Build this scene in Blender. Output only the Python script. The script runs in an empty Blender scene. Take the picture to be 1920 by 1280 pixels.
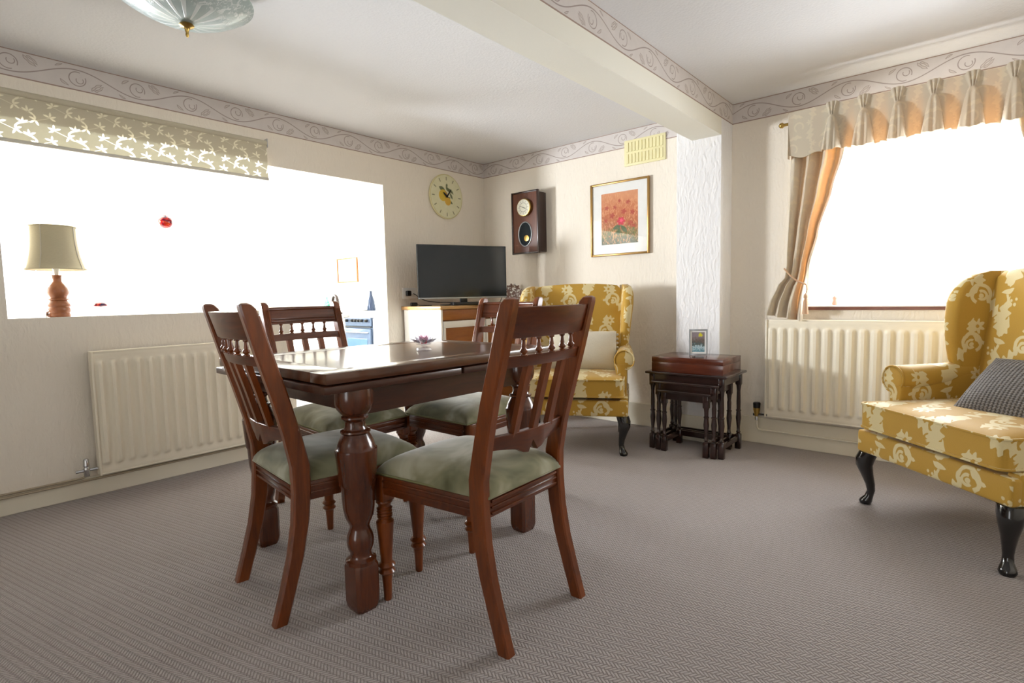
import bpy, bmesh, math, random
from math import sin, cos, pi, radians, sqrt, exp
from mathutils import Vector, Matrix
random.seed(7)
S = bpy.context.scene
COL = S.collection
H = 2.2                                     # ceiling height

# ------------------------------------------------------------ camera
cd = bpy.data.cameras.new('camera'); cam = bpy.data.objects.new('camera', cd); COL.objects.link(cam)
yaw, pit, rol = 0.7104, -0.0811, -0.0215
Rr = Vector((cos(yaw), sin(yaw), 0)); Ff = Vector((-sin(yaw), cos(yaw), 0)); Uu = Vector((0, 0, 1))
F2 = Ff * cos(pit) + Uu * sin(pit); U2 = -Ff * sin(pit) + Uu * cos(pit)
R3 = Rr * cos(rol) + U2 * sin(rol); U3 = -Rr * sin(rol) + U2 * cos(rol)
m = Matrix((R3, U3, -F2)).transposed().to_4x4(); m.translation = Vector((3.509, -3.7282, .9879))
cam.matrix_world = m
cd.sensor_width = 36; cd.lens = 36 * 1025.3 / 1920; cd.clip_start = .05
S.camera = cam

# ------------------------------------------------------------ world, light, exposure
S.view_settings.view_transform = 'Standard'; S.view_settings.look = 'None'
S.view_settings.exposure = 0.0; S.view_settings.gamma = 1; S.view_settings.use_curve_mapping = False
try: S.cycles.use_denoising = True
except Exception: pass
S.cycles.max_bounces = 10; S.cycles.diffuse_bounces = 6; S.cycles.glossy_bounces = 4; S.cycles.transparent_max_bounces = 16
S.cycles.sample_clamp_indirect = 6
W = bpy.data.worlds.new('sky'); S.world = W; W.use_nodes = True
bg = W.node_tree.nodes['Background']; bg.inputs[0].default_value = (.93, .97, 1, 1); bg.inputs[1].default_value = 3.0

def area(name, loc, target, sx, sy, power, col=(1, 1, 1), spread=180):
    l = bpy.data.lights.new(name, 'AREA'); l.shape = 'RECTANGLE'; l.size = sx; l.size_y = sy
    l.energy = power; l.color = col; l.spread = radians(spread)
    o = bpy.data.objects.new(name, l); COL.objects.link(o); o.location = loc
    o.rotation_euler = (Vector(target) - Vector(loc)).to_track_quat('-Z', 'Y').to_euler()
    return o
# area lights just outside the openings; some are added fill
area('daylight_bay_window', (3.24, .42, 1.40), (3.2, -2.0, .9), 1.35, 1.0, 76, (.93, .97, 1))
area('daylight_kitchen_window', (-1.47, -3.34, 1.22), (2.2, -.3, .95), .50, .45, 185, (.90, .95, 1))
area('fill_kitchen_side', (-.75, -5.75, 1.5), (-.8, -3.0, 1.3), .85, 1.1, 110, (1, .99, .97))  # added fill from the kitchen side, keeps its walls blown out
area('fill_kitchen_far', (-3.2, -1.35, 1.5), (0, -1.6, 1.3), 1.1, 1.0, 170, (.95, .98, 1))  # added fill to whiten the deep end of the kitchen
area('fill_behind_camera', (2.68, -5.95, 1.05), (2.6, -3.0, .9), .8, 1.8, 10, (.97, .98, 1))  # added fill behind the camera to light the room front

# ------------------------------------------------------------ node expression helper
def lin(c):
    if isinstance(c, str):
        c = [int(c[i:i+2], 16) / 255 for i in (0, 2, 4)]
    return tuple((x / 12.92 if x <= .04045 else ((x + .055) / 1.055) ** 2.4) for x in c) + (1,)

class NT:
    def __init__(s, name):
        s.m = bpy.data.materials.new(name); s.m.use_nodes = True; s.t = s.m.node_tree
        s.n = s.t.nodes; s.l = s.t.links; s.n.clear()
        s.out = s.n.new('ShaderNodeOutputMaterial')
    def node(s, kind, **kw):
        n = s.n.new('ShaderNode' + kind)
        for k, v in kw.items():
            if k.startswith('_'): setattr(n, k[1:], v)
        return n
    def set(s, sock, v):
        if isinstance(v, X): s.l.new(v.s, sock)
        elif hasattr(v, 'is_output'): s.l.new(v, sock)
        else: sock.default_value = v
    def math(s, op, a, b=None, c=None, clamp=False):
        n = s.n.new('ShaderNodeMath'); n.operation = op; n.use_clamp = clamp
        for i, v in enumerate((a, b, c)):
            if v is not None: s.set(n.inputs[i], v)
        return X(s, n.outputs[0])
    def mix(s, f, a, b, mode='MIX'):
        n = s.n.new('ShaderNodeMix'); n.data_type = 'RGBA'; n.blend_type = mode; n.clamp_factor = True
        s.set(n.inputs[0], f); s.set(n.inputs[6], a); s.set(n.inputs[7], b)
        return n.outputs[2]
    def coord(s, which='Object'):
        return s.node('TexCoord').outputs[which]
    def xyz(s, sock):
        n = s.n.new('ShaderNodeSeparateXYZ'); s.l.new(sock, n.inputs[0])
        return [X(s, o) for o in n.outputs]
    def vec(s, x, y, z):
        n = s.n.new('ShaderNodeCombineXYZ')
        for i, v in enumerate((x, y, z)): s.set(n.inputs[i], v)
        return n.outputs[0]
    def noise(s, v, scale, detail=3, rough=.5, dist=0, out='Fac'):
        n = s.n.new('ShaderNodeTexNoise'); s.l.new(v, n.inputs['Vector'])
        n.inputs['Scale'].default_value = scale; n.inputs['Detail'].default_value = detail
        n.inputs['Roughness'].default_value = rough; n.inputs['Distortion'].default_value = dist
        o = n.outputs['Fac' if out == 'Fac' else 'Color']
        return X(s, o) if out == 'Fac' else o
    def voro(s, v, scale, feat='F1'):
        n = s.n.new('ShaderNodeTexVoronoi'); n.feature = feat; s.l.new(v, n.inputs['Vector']); n.inputs['Scale'].default_value = scale
        return X(s, n.outputs['Distance'])
    def scale(s, v, k):
        n = s.n.new('ShaderNodeMapping'); s.l.new(v, n.inputs[0]); n.inputs['Scale'].default_value = k
        return n.outputs[0]
    def ramp(s, f, stops):
        n = s.n.new('ShaderNodeValToRGB'); s.set(n.inputs[0], f); e = n.color_ramp.elements
        while len(e) < len(stops): e.new(.5)
        for i, (p, c) in enumerate(stops): e[i].position = p; e[i].color = c
        return n.outputs[0]
    def bump(s, h, strength=.3, dist=.002):
        n = s.n.new('ShaderNodeBump'); s.set(n.inputs['Height'], h)
        n.inputs['Strength'].default_value = strength; n.inputs['Distance'].default_value = dist
        return n.outputs[0]
    def bsdf(s, color, rough=.5, metal=0, normal=None, coat=0, coat_rough=.1, spec=None, sheen=0, trans=0, ior=None, alpha=None, emit=None, emits=0):
        n = s.n.new('ShaderNodeBsdfPrincipled')
        s.set(n.inputs['Base Color'], color); s.set(n.inputs['Roughness'], rough); s.set(n.inputs['Metallic'], metal)
        if normal is not None: s.l.new(normal, n.inputs['Normal'])
        if coat: s.set(n.inputs['Coat Weight'], coat); s.set(n.inputs['Coat Roughness'], coat_rough)
        if spec is not None: s.set(n.inputs['Specular IOR Level'], spec)
        if sheen: s.set(n.inputs['Sheen Weight'], sheen); s.set(n.inputs['Sheen Roughness'], .4)
        if trans: s.set(n.inputs['Transmission Weight'], trans)
        if ior: s.set(n.inputs['IOR'], ior)
        if emit is not None: s.set(n.inputs['Emission Color'], emit); s.set(n.inputs['Emission Strength'], emits)
        s.l.new(n.outputs[0], s.out.inputs[0]); s.b = n
        return n

class X:
    def __init__(s, t, sock): s.t = t; s.s = sock
    def __add__(s, o): return s.t.math('ADD', s, o)
    __radd__ = __add__
    def __sub__(s, o): return s.t.math('SUBTRACT', s, o)
    def __rsub__(s, o): return s.t.math('SUBTRACT', o, s)
    def __mul__(s, o): return s.t.math('MULTIPLY', s, o)
    __rmul__ = __mul__
    def __truediv__(s, o): return s.t.math('DIVIDE', s, o)
    def __neg__(s): return s * -1.0
    def mod(s, k): return s.t.math('FLOORED_MODULO', s, k)
    def wrap(s, k): return s.t.math('FLOORED_MODULO', s + k / 2, k) - k / 2
    def abs(s): return s.t.math('ABSOLUTE', s)
    def sin(s): return s.t.math('SINE', s)
    def cos(s): return s.t.math('COSINE', s)
    def sqrt(s): return s.t.math('SQRT', s)
    def floor(s): return s.t.math('FLOOR', s)
    def gt(s, o): return s.t.math('GREATER_THAN', s, o)
    def lt(s, o): return s.t.math('LESS_THAN', s, o)
    def max(s, o): return s.t.math('MAXIMUM', s, o)
    def min(s, o): return s.t.math('MINIMUM', s, o)
    def pow(s, o): return s.t.math('POWER', s, o)
    def at2(s, o): return s.t.math('ARCTAN2', s, o)
    def clamp(s): return s.t.math('ADD', s, 0.0, clamp=True)
    def edge(s, w): return s.t.math('MULTIPLY_ADD', s, 1.0 / w, .5, clamp=True)   # soft step, s > 0 -> 1

def hyp(u, v): return (u * u + v * v).sqrt()
def rot(u, v, cx, cy, a):
    u = u - cx; v = v - cy; c, s_ = cos(a), sin(a)
    return u * c + v * s_, v * c - u * s_
# signed shapes (positive inside), lengths in metres
def leaf(u, v, cx, cy, a, L, Wd, bend=0., serr=0., amp=.3):
    p, q = rot(u, v, cx, cy, radians(a)); t = p / L
    q = q - t * t * (bend * L)
    w = t * (1.0 - t) * (4 * Wd)
    if serr: w = w * ((t * serr).sin() * amp + (1.0 - amp * .3))
    return w - q.abs()
def disc(u, v, cx, cy, r): return r - hyp(u - cx, v - cy)
def arc(u, v, cx, cy, r, w, a0=None, span=180):
    p, q = u - cx, v - cy
    d = w - (hyp(p, q) - r).abs()
    if a0 is not None:
        p2, q2 = rot(u, v, cx, cy, radians(a0 + span / 2))
        ang = q2.at2(p2).abs(); d = d.min((radians(span / 2) - ang) * .02)
    return d
def flower(u, v, cx, cy, r, n, k=.25):
    p, q = u - cx, v - cy
    return (q.at2(p) * float(n)).cos() * (k * r) + (1 - k) * r - hyp(p, q)
def umax(*a):
    r = a[0]
    for b in a[1:]: r = r.max(b)
    return r

# ------------------------------------------------------------ materials
M = {}
def mat(name):
    t = NT(name); M[name] = t.m; return t

def plaster(name, col, bumpkind, strength=.5, dist=.003, rough=.9, var=.04):
    t = mat(name); c = t.coord()
    n1 = t.noise(c, 2.2, 2)
    if bumpkind == 'anaglypta':
        d = t.noise(c, 9, 2, out='Color')
        w = t.node('Mix', _data_type='VECTOR') if False else None
        v = t.mix(.06, c, d, 'ADD')
        h = t.voro(t.scale(v, (1, 1, .28)), 55) * .6 + t.noise(t.scale(v, (1, 1, .3)), 70, 3, .6)
    elif bumpkind == 'artex':
        h = t.voro(c, 85) * .7 + t.noise(c, 60, 4, .7)
    else:
        h = t.noise(c, 40, 3)
    base = t.mix(n1, lin(col), tuple(x * (1 - var) for x in lin(col)[:3]) + (1,))
    t.bsdf(base, rough, normal=t.bump(h, strength, dist), spec=.25)
plaster('wall paper', 'EFE7DA', 'anaglypta', .8, .004)
plaster('pier paper', 'EEEDEE', 'anaglypta', 1.0, .005)
plaster('ceiling paint', 'E6E6E8', 'artex', .35, .003)
plaster('beam paint', 'EFEDE2', 'artex', .15, .002)
plaster('kitchen paint', 'FBFAF4', 'plain', .05)
plaster('gloss cream', 'E9E2D0', 'plain', .02, rough=.35)
plaster('radiator enamel', 'EFE7D4', 'plain', .0, rough=.32, var=.02)
plaster('white enamel', 'F3F2EE', 'plain', .0, rough=.3, var=.01)
plaster('cream plastic', 'EBE3B4', 'plain', .0, rough=.45, var=.02)

def frieze_mat():
    t = mat('scroll border'); u, v, _ = t.xyz(t.coord('UV'))       # u along in m, v 0..hf up in m
    hf = .127; P = .52
    x = u.mod(P); v0 = v - hf / 2
    stem = (.0021 - (v0 - ((x * (2 * pi / P)).sin() * .038)).abs() * .8)
    def half(sg, xo):
        return [arc(x, v0, xo + .130, -.006 * sg, .034, .0021, 70 if sg > 0 else -20, 310), arc(x, v0, xo + .139, -.012 * sg, .015, .0019, 150, 250),
                leaf(x, v0, xo + .185, -.052 * sg, 62 * sg, .062, .0085, -.35 * sg, 10), leaf(x, v0, xo + .196, -.050 * sg, 15 * sg, .050, .0075, .45 * sg, 10),
                leaf(x, v0, xo + .060, -.020 * sg, -60 * sg, .040, .007, .4 * sg), leaf(x, v0, xo + .075, .052 * sg, 190 * sg, .035, .005, .3 * sg)]
    parts = [stem] + half(1, 0) + half(-1, .26)
    fill = umax(*parts)
    # outlined look: dark just inside the shape's edge, pale within
    ink = fill.edge(.0012); hollow = (fill - .0026).edge(.0012)
    edge_b = ((.0055 - v).max(v - (hf - .0045))).edge(.001)
    pale = t.mix(t.noise(t.coord('UV'), 18, 3), lin('D9D2CE'), lin('CCC5C1'))
    c1 = t.mix(ink * .85, pale, lin('94857F')); c2 = t.mix(hollow * .8, c1, lin('D3CAC4'))
    c3 = t.mix(edge_b * .95, c2, lin('9C8478'))
    t.bsdf(c3, .75, normal=t.bump(ink * .4 + edge_b, .3, .001))
frieze_mat()

def carpet_mat():
    t = mat('woven carpet'); c = t.coord(); x, y, _ = t.xyz(c)
    a = radians(33); u = (x * cos(a) - y * sin(a)) / .0085; v = (x * sin(a) + y * cos(a)) / .0085
    wob = t.noise(c, 60, 2) * .5
    u = u + wob; v = v + wob
    mm = (u.floor() - v.floor()).mod(6.0)
    hor = mm.lt(2.5)
    fu = ((u.mod(1.0) - .5).abs() * 2.0); fv = ((v.mod(1.0) - .5).abs() * 2.0)
    end1 = (mm.lt(.5) * (1.0 - u.mod(1.0))).max((mm.gt(1.5) * mm.lt(2.5)) * u.mod(1.0))
    end2 = (mm.gt(4.5) * (1.0 - v.mod(1.0))).max((mm.gt(2.5) * mm.lt(3.5)) * v.mod(1.0))
    k1 = 1.0 - fv.max(end1).pow(2.2); k2 = 1.0 - fu.max(end2).pow(2.2)
    thread = k1 * hor + k2 * (1.0 - hor)
    fleck = t.noise(c, 420, 2, .7); patch = t.noise(c, 1.6, 3)
    f = (thread * .62 + (fleck - .5) * 1.3 + .12).clamp()
    col = t.mix(f, lin('736862'), lin('C9C1BE'))
    col = t.mix(patch * .22, col, lin('8C8280'))
    t.bsdf(col, .95, normal=t.bump(thread + fleck * .5, .9, .003), spec=.1, sheen=.25)
carpet_mat()

def wood(name, dark, light, axis='Z', rough=.28, coat=.5, scale=1.0, coat_rough=.12):
    t = mat(name); c = t.coord()
    k = {'X': (.12, 1, 1), 'Y': (1, .12, 1), 'Z': (1, 1, .12)}[axis]
    v = t.scale(c, tuple(q * scale for q in k))
    n = t.noise(v, 34, 5, .6, 1.2); n2 = t.noise(v, 160, 3, .6); n3 = t.noise(c, 3, 2)
    f = (n * .9 + n2 * .25 - .12 + (n3 - .5) * .5).clamp()
    col = t.mix(f, lin(dark), lin(light))
    t.bsdf(col, rough, normal=t.bump(n2, .05, .001), coat=coat, coat_rough=coat_rough, spec=.45)
wood('mahogany', '1E0A03', '9A4C16', coat=.3)
wood('mahogany cross grain', '1C0903', '803C14', 'X', coat=.3)
wood('table oak', '2A1408', '6C3C1C', 'Y', .28, .7, coat_rough=.12)
wood('table leg oak', '240E06', '6E3414', 'Z', .22, .6)
wood('table edge oak', '200E07', '552A14', 'Y', .35, .3)
wood('dark nest oak', '170B08', '3A1A12', 'Z', .25, .6)
wood('dark nest top', '170B08', '33150E', 'X', .22, .7)
wood('box mahogany', '35130A', '6C3019', 'X', .2, .6)
wood('cabinet teak', '7A4318', 'B4702E', 'Y', .4, .2)
wood('cabinet top', 'A97B45', 'D6AE78', 'Y', .35, .2)
wood('clock mahogany', '3A1A12', '7C4630', 'Z', .3, .5)
wood('clock case dark', '1C0D0A', '3A1D16', 'Z', .35, .3)
wood('lamp wood', '7C4326', 'B5764E', 'Z', .35, .3)
wood('sill wood', '5C3426', '8A5744', 'X', .4, .2)
wood('ebonised', '050505', '14100F', 'Z', .15, .8)

def simple(name, col, rough=.5, metal=0, coat=0, **kw):
    t = mat(name); c = t.coord(); n = t.noise(c, 30, 2)
    L = lin(col); b = t.mix(n, L, tuple(x * .9 for x in L[:3]) + (1,))
    t.bsdf(b, rough, metal, coat=coat, **kw)
simple('brass', 'BFA05A', .3, 1)
simple('chrome', 'C9CBCD', .15, 1)
simple('silver frame', 'A9ACB0', .3, 1)
simple('gilt', 'B08B55', .35, .85)
simple('black plastic', '0B0B0D', .35)
simple('tv screen', '18222A', .12, spec=.4)
simple('tv trim', '9BA0A5', .3, .7)
simple('white plastic', 'F1F0EC', .35)
simple('kitchen unit', 'E9EBEE', .4)
simple('worktop', 'B9B6B2', .5)
simple('stove steel', '5F6F88', .3, .6)
simple('stove glass', '5A7FA3', .08, .3)
simple('copper pipe', 'B5A78F', .45, .2)
simple('mount card', 'F0F0EE', .8)
simple('paper leaf', 'D8D4C8', .8)
simple('cord beige', 'C59F80', .8)
simple('pink ornament', 'C99A86', .5)
simple('dark teal glass', '2B3A55', .1, .2)
simple('ink black', '15120F', .6)
simple('furniture dark', '20140F', .4)
simple('lotus red', 'B02038', .15)
simple('lotus yellow', 'D8B020', .15)

def glass(name, col, mixf=.12, rough=.02):
    t = mat(name); tr = t.node('BsdfTransparent'); tr.inputs[0].default_value = lin(col)
    gl = t.node('BsdfGlossy'); gl.inputs['Roughness'].default_value = rough
    fr = t.node('LayerWeight'); fr.inputs[0].default_value = .5
    f = X(t, fr.outputs['Facing']).pow(4.0) * .5 + mixf + .02
    mx = t.node('MixShader'); t.l.new(f.s, mx.inputs[0]); t.l.new(tr.outputs[0], mx.inputs[1]); t.l.new(gl.outputs[0], mx.inputs[2])
    t.l.new(mx.outputs[0], t.out.inputs[0])
glass('window glass', 'FFFFFF', .0)
glass('picture glass', 'FFFFFF', .01)
glass('clear crystal', 'FAFAFF', .25, .15)
glass('pink crystal', 'F0D0E0', .25, .15)
glass('smoke crystal', 'DADAE2', .38, .3)

def redglass():
    t = mat('red art glass'); c = t.coord(); n = t.noise(c, 22, 3, .5, 1.5)
    col = t.ramp(n, [(.3, lin('1B1B50')), (.42, lin('7A1030')), (.5, lin('E0202C')), (.62, lin('F05028'))])
    t.bsdf(col, .08, coat=.8)
redglass()
def greenglass():
    t = mat('green art glass'); c = t.coord(); n = t.noise(c, 12, 3, .5, 1.5)
    t.bsdf(t.ramp(n, [(.35, lin('2F9A7A')), (.6, lin('8FD0B8'))]), .08, coat=.6)
greenglass()

def velvet():
    t = mat('green velvet'); c = t.coord()
    n = t.noise(c, 5.5, 3, .55, .6); n2 = t.noise(c, 300, 2)
    col = t.ramp(n, [(.30, lin('4E4F36')), (.48, lin('827F62')), (.62, lin('A7A38C'))])
    t.bsdf(col, .8, normal=t.bump(n2, .12, .001), sheen=.7, spec=.12)
velvet()
simple('velvet piping', '7A7750', .8)

def damask():
    t = mat('gold damask'); u0, v0, _ = t.xyz(t.coord('UV'))
    PU, PV = .30, .44
    def motif(u, v):
        return umax(
            leaf(u, v, -.075, -.115, 75, .17, .036, .35, 26, .3), leaf(u, v, -.06, -.02, 20, .12, .026, .5, 24, .45),
            leaf(u, v, -.075, -.11, 130, .085, .020, -.4, 20, .26),
            arc(u, v, .052, .075, .042, .0075, -60, 290), arc(u, v, .046, .070, .019, .006, 60, 260), disc(u, v, .050, .068, .011),
            arc(u, v, .006, .030, .088, .0055, 150, 95),
            flower(u, v, .070, -.070, .036, 7, .22).min(hyp(u - .070, v + .070) - .008),
            leaf(u, v, .052, .112, 100, .075, .020, -.3, 20, .28), leaf(u, v, .03, -.15, 10, .07, .015, .4, 18, .26),
            leaf(u, v, -.10, .10, -40, .06, .013, .4), disc(u, v, -.115, .03, .0075), disc(u, v, -.098, .045, .006), disc(u, v, -.12, .052, .006))
    n = t.noise(t.coord('UV'), 26, 2, out='Fac')
    u0 = u0 + (n - .5) * .012; v0 = v0 + (n - .5) * .010
    a = motif(u0.wrap(PU), v0.wrap(PV)); b = motif(-((u0 + PU / 2).wrap(PU)), (v0 + PV / 2).wrap(PV))
    f = a.max(b).edge(.0022)
    weave = t.noise(t.scale(t.coord('UV'), (1, 5, 1)), 260, 2, .6)
    gold = t.mix(weave, lin('A88230'), lin('C89E40')); cream = t.mix(weave, lin('CFBD88'), lin('E2D4A8'))
    col = t.mix(f, gold, cream)
    rgh = f * -.12 + .62
    t.bsdf(col, rgh, normal=t.bump(f * .5 + weave * .4, .25, .0015), sheen=.25, spec=.3)
damask()

def drape(name, base, alt, glow, amt, glow_band=None):
    t = mat(name); u0, v0, _ = t.xyz(t.coord('UV'))
    def motif(u, v):
        return umax(leaf(u, v, -.05, -.06, 70, .11, .022, .4, 22, .4), leaf(u, v, .01, -.02, 20, .08, .016, -.5, 18, .26),
                    arc(u, v, .03, .05, .028, .005, -60, 270), flower(u, v, -.04, .07, .022, 6, .25))
    f = motif(u0.wrap(.2), v0.wrap(.28)).max(motif(-((u0 + .1).wrap(.2)), (v0 + .14).wrap(.28))).edge(.006)
    weave = t.noise(t.scale(t.coord('UV'), (1, 6, 1)), 220, 2)
    col = t.mix(f * .6, t.mix(weave, lin(base), lin(alt)), lin('D8CDB4'))
    b = t.bsdf(col, .7, normal=t.bump(weave + f, .2, .001), sheen=.2, spec=.2)
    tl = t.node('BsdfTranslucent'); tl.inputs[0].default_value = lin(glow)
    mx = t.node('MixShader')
    # UV-painted translucency bands place the backlit glow where cloth counts as unfolded
    if glow_band == 'drape': k = (.034 - (u0 - .40).abs()).edge(.015)
    elif glow_band == 'valance': k = (((u0 - .28).wrap(.187)).abs() - .058).edge(.02)
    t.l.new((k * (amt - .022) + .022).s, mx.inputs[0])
    t.l.new(b.outputs[0], mx.inputs[1]); t.l.new(tl.outputs[0], mx.inputs[2]); t.l.new(mx.outputs[0], t.out.inputs[0])
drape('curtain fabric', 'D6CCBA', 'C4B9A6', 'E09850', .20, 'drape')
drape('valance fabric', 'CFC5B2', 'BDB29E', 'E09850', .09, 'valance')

def blind_mat():
    t = mat('leaf print blind'); u0, v0, _ = t.xyz(t.coord('UV'))
    def spray(u, v):
        k = []
        for cx, cy, a in ((-.056, -.024, 20), (-.004, -.004, 95), (.050, .018, -40)):
            for d in (0, 50, 115, 190):
                k.append(leaf(u, v, cx, cy, a + d, .027, .0046, .15))
        k.append((.0009 - (v - u * .42 + .006).abs()).min(.07 - u.abs()))
        return umax(*k)
    f = spray(u0.wrap(.20), v0.wrap(.112)).max(spray(-((u0 + .085).wrap(.20)), (v0 + .056).wrap(.112))).edge(.002)
    col = t.mix(f, lin('D2CAB4'), lin('ECE6D0'))
    b = t.bsdf(col, .8, spec=.2)
    tl = t.node('BsdfTranslucent'); t.l.new(t.mix(f, lin('8E8A74'), lin('FFFDF0')), tl.inputs[0])
    mx = t.node('MixShader'); t.l.new((f * .30 + .16).s, mx.inputs[0])
    t.l.new(b.outputs[0], mx.inputs[1]); t.l.new(tl.outputs[0], mx.inputs[2]); t.l.new(mx.outputs[0], t.out.inputs[0])
blind_mat()

def shade_mat():
    t = mat('lamp shade cloth'); w = t.noise(t.scale(t.coord(), (1, 1, 6)), 90, 2)
    b = t.bsdf(t.mix(w, lin('CFC8B0'), lin('BDB59C')), .85)
    tl = t.node('BsdfTranslucent'); tl.inputs[0].default_value = lin('E8DFC0')
    mx = t.node('MixShader'); mx.inputs[0].default_value = .18
    t.l.new(b.outputs[0], mx.inputs[1]); t.l.new(tl.outputs[0], mx.inputs[2]); t.l.new(mx.outputs[0], t.out.inputs[0])
shade_mat()

def bowl_mat():
    t = mat('etched glass bowl'); x, y, z = t.xyz(t.coord())
    r = hyp(x, y); th = y.at2(x)
    rays = ((th * 16.0).cos() - .55).edge(.25) * (r - .035).edge(.01) * (.13 - r).edge(.02)
    ring = t.noise(t.coord(), 42, 3, .6, 1.5); fl = (ring - .56).edge(.06) * (r - .12).edge(.02)
    f = rays.max(fl)
    b = t.bsdf(t.mix(f, lin('BCCBCA'), lin('F0F5F5')), .35, normal=t.bump(f + ring * .5, .4, .003), coat=.4)
    tl = t.node('BsdfTranslucent'); tl.inputs[0].default_value = lin('C4D4D2')
    mx = t.node('MixShader'); mx.inputs[0].default_value = .25
    t.l.new(b.outputs[0], mx.inputs[1]); t.l.new(tl.outputs[0], mx.inputs[2]); t.l.new(mx.outputs[0], t.out.inputs[0])
bowl_mat()

def knit():
    t = mat('grey knit'); u, v, _ = t.xyz(t.coord('UV'))
    rib = ((u * (2 * pi / .014)).sin() * .5 + .5); st = ((v * (2 * pi / .010) + (u * (2 * pi / .014)).cos() * 1.2).sin() * .5 + .5)
    h = rib * .6 + st * .5
    t.bsdf(t.mix(h, lin('3A3532'), lin('85807C')), .9, normal=t.bump(h, 1.0, .006), sheen=.3)
knit()
def plaincloth(name, a, b):
    t = mat(name); n = t.noise(t.coord(), 200, 2); t.bsdf(t.mix(n, lin(a), lin(b)), .8, normal=t.bump(n, .2, .001), sheen=.2)
plaincloth('cream cushion cloth', 'DAD3C2', 'C8C0AE')

def flowers_painting():
    t = mat('flower painting'); u, v, _ = t.xyz(t.coord('UV'))     # metres, centre 0
    c = t.coord('UV'); n = t.noise(c, 14, 4, .6, 2.0); n2 = t.noise(t.scale(c, (3, 1, 1)), 26, 3, .6, 1.5)
    bgc = t.ramp(v / .36 + .5 + (n - .5) * .5, [(.08, lin('26381A')), (.24, lin('6A6A26')), (.36, lin('A85A2A')), (.6, lin('C06A3C')), (.9, lin('D08C60'))])
    stalk = (n2 - .56).edge(.05)
    col = t.mix(stalk * .7, bgc, lin('DDA070'))
    blooms = []
    for cx, cy, r in ((-.05, .02, .022), (-.088, .075, .015), (-.03, .075, .014), (.06, .10, .016), (.03, .04, .02), (.09, .03, .017), (.075, -.04, .02), (.0, .115, .012), (-.095, -.01, .014), (.1, -.06, .014)):
        blooms.append(flower(u + (n - .5) * .02, v, cx, cy, r, 5, .2))
    col = t.mix(umax(*blooms).edge(.008) * .8, col, lin('A82A1C'))
    green = umax(leaf(u, v, .01, -.05, 200, .06, .014), leaf(u, v, .01, -.05, -50, .07, .014), leaf(u, v, .0, -.06, -100, .06, .012))
    col = t.mix(green.edge(.006), col, lin('3E5524'))
    col = t.mix(flower(u, v, .012, -.022, .030, 6, .15).edge(.006), col, lin('C8203C'))
    col = t.mix(flower(u, v, .014, -.018, .014, 5, .2).edge(.005), col, lin('E85070'))
    t.bsdf(col, .6)
flowers_painting()
def small_picture():
    t = mat('landscape print'); u, v, _ = t.xyz(t.coord('UV')); c = t.coord('UV')
    n = t.noise(c, 60, 4, .7, 1.5)
    col = t.ramp(v / .13 + .5 + (n - .5) * .9, [(.1, lin('5E8FA0')), (.25, lin('C8DDE4')), (.35, lin('3E5A5C')), (.55, lin('6A5A50')), (.8, lin('8A7F86'))])
    col = t.mix(disc(u + (n - .5) * .04, v + (n - .5) * .03, .014, .046, .012).edge(.008), col, lin('D8D020'))
    t.bsdf(col, .5)
small_picture()

def fruit_clock_face():
    t = mat('fruit clock face'); u, v, _ = t.xyz(t.coord('UV')); c = t.coord('UV')
    r = hyp(u, v); th = u.at2(v); n = t.noise(c, 20, 3)
    col = t.mix((n - .35).clamp(), lin('E2DEBC'), lin('C9C98E'))
    # roman numerals: strokes around the ring
    thm = th.wrap(pi / 6)
    strokes = ((thm * 40.0).cos() - .35).edge(.3) * (.10 - thm.abs()).edge(.02) * (.135 - r).edge(.002) * (r - .110).edge(.002)
    col = t.mix(strokes * .75, col, lin('6E6C48'))
    col = t.mix((r - .146).edge(.004) * .6, col, lin('B8A860'))
    gl = umax(leaf(u, v, -.07, .060, -20, .075, .017, -.2), leaf(u, v, -.005, .07, -60, .05, .012, .3), leaf(u, v, .01, .06, -35, .06, .009), leaf(u, v, .03, .03, -60, .05, .009),
              leaf(u, v, .005, .09, -100, .03, .008), leaf(u, v, .035, -.005, 190, .05, .010), leaf(u, v, .035, .055, -50, .045, .007), leaf(u, v, .02, -.025, -30, .04, .008))
    col = t.mix(gl.edge(.006) * .9, col, lin('4E5A2E'))
    col = t.mix(disc(u, v, -.032, .005, .040).edge(.004), col, t.mix(((u + .02) * 30.0).clamp(), lin('D9B83C'), lin('B5602A')))
    col = t.mix(disc(u, v, .010, -.032, .028).edge(.004), col, lin('DDB040'))
    t.bsdf(col, .5)
fruit_clock_face()
def dial_mat():
    t = mat('silvered dial'); u, v, _ = t.xyz(t.coord('UV'))
    r = hyp(u, v); th = u.at2(v).wrap(pi / 6)
    k = ((th * 60.0).cos() - .2).edge(.4) * (.09 - th.abs()).edge(.03) * (.046 - r).edge(.002) * (r - .034).edge(.002)
    ring = (.0012 - (r - .030).abs()).edge(.001)
    t.bsdf(t.mix(k.max(ring) * .85, lin('DEDCCB'), lin('2A2822')), .35)
dial_mat()
def plate_mat():
    t = mat('floral plate'); x, y, z = t.xyz(t.coord()); n = t.noise(t.coord(), 40, 3, .6, 1)
    t.bsdf(t.mix((hyp(x, z) - .032).edge(.004) * (n - .45).edge(.06), lin('EDE8E2'), lin('7A5A50')), .25, coat=.5)
plate_mat()
def ornate_outer():
    pass

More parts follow.
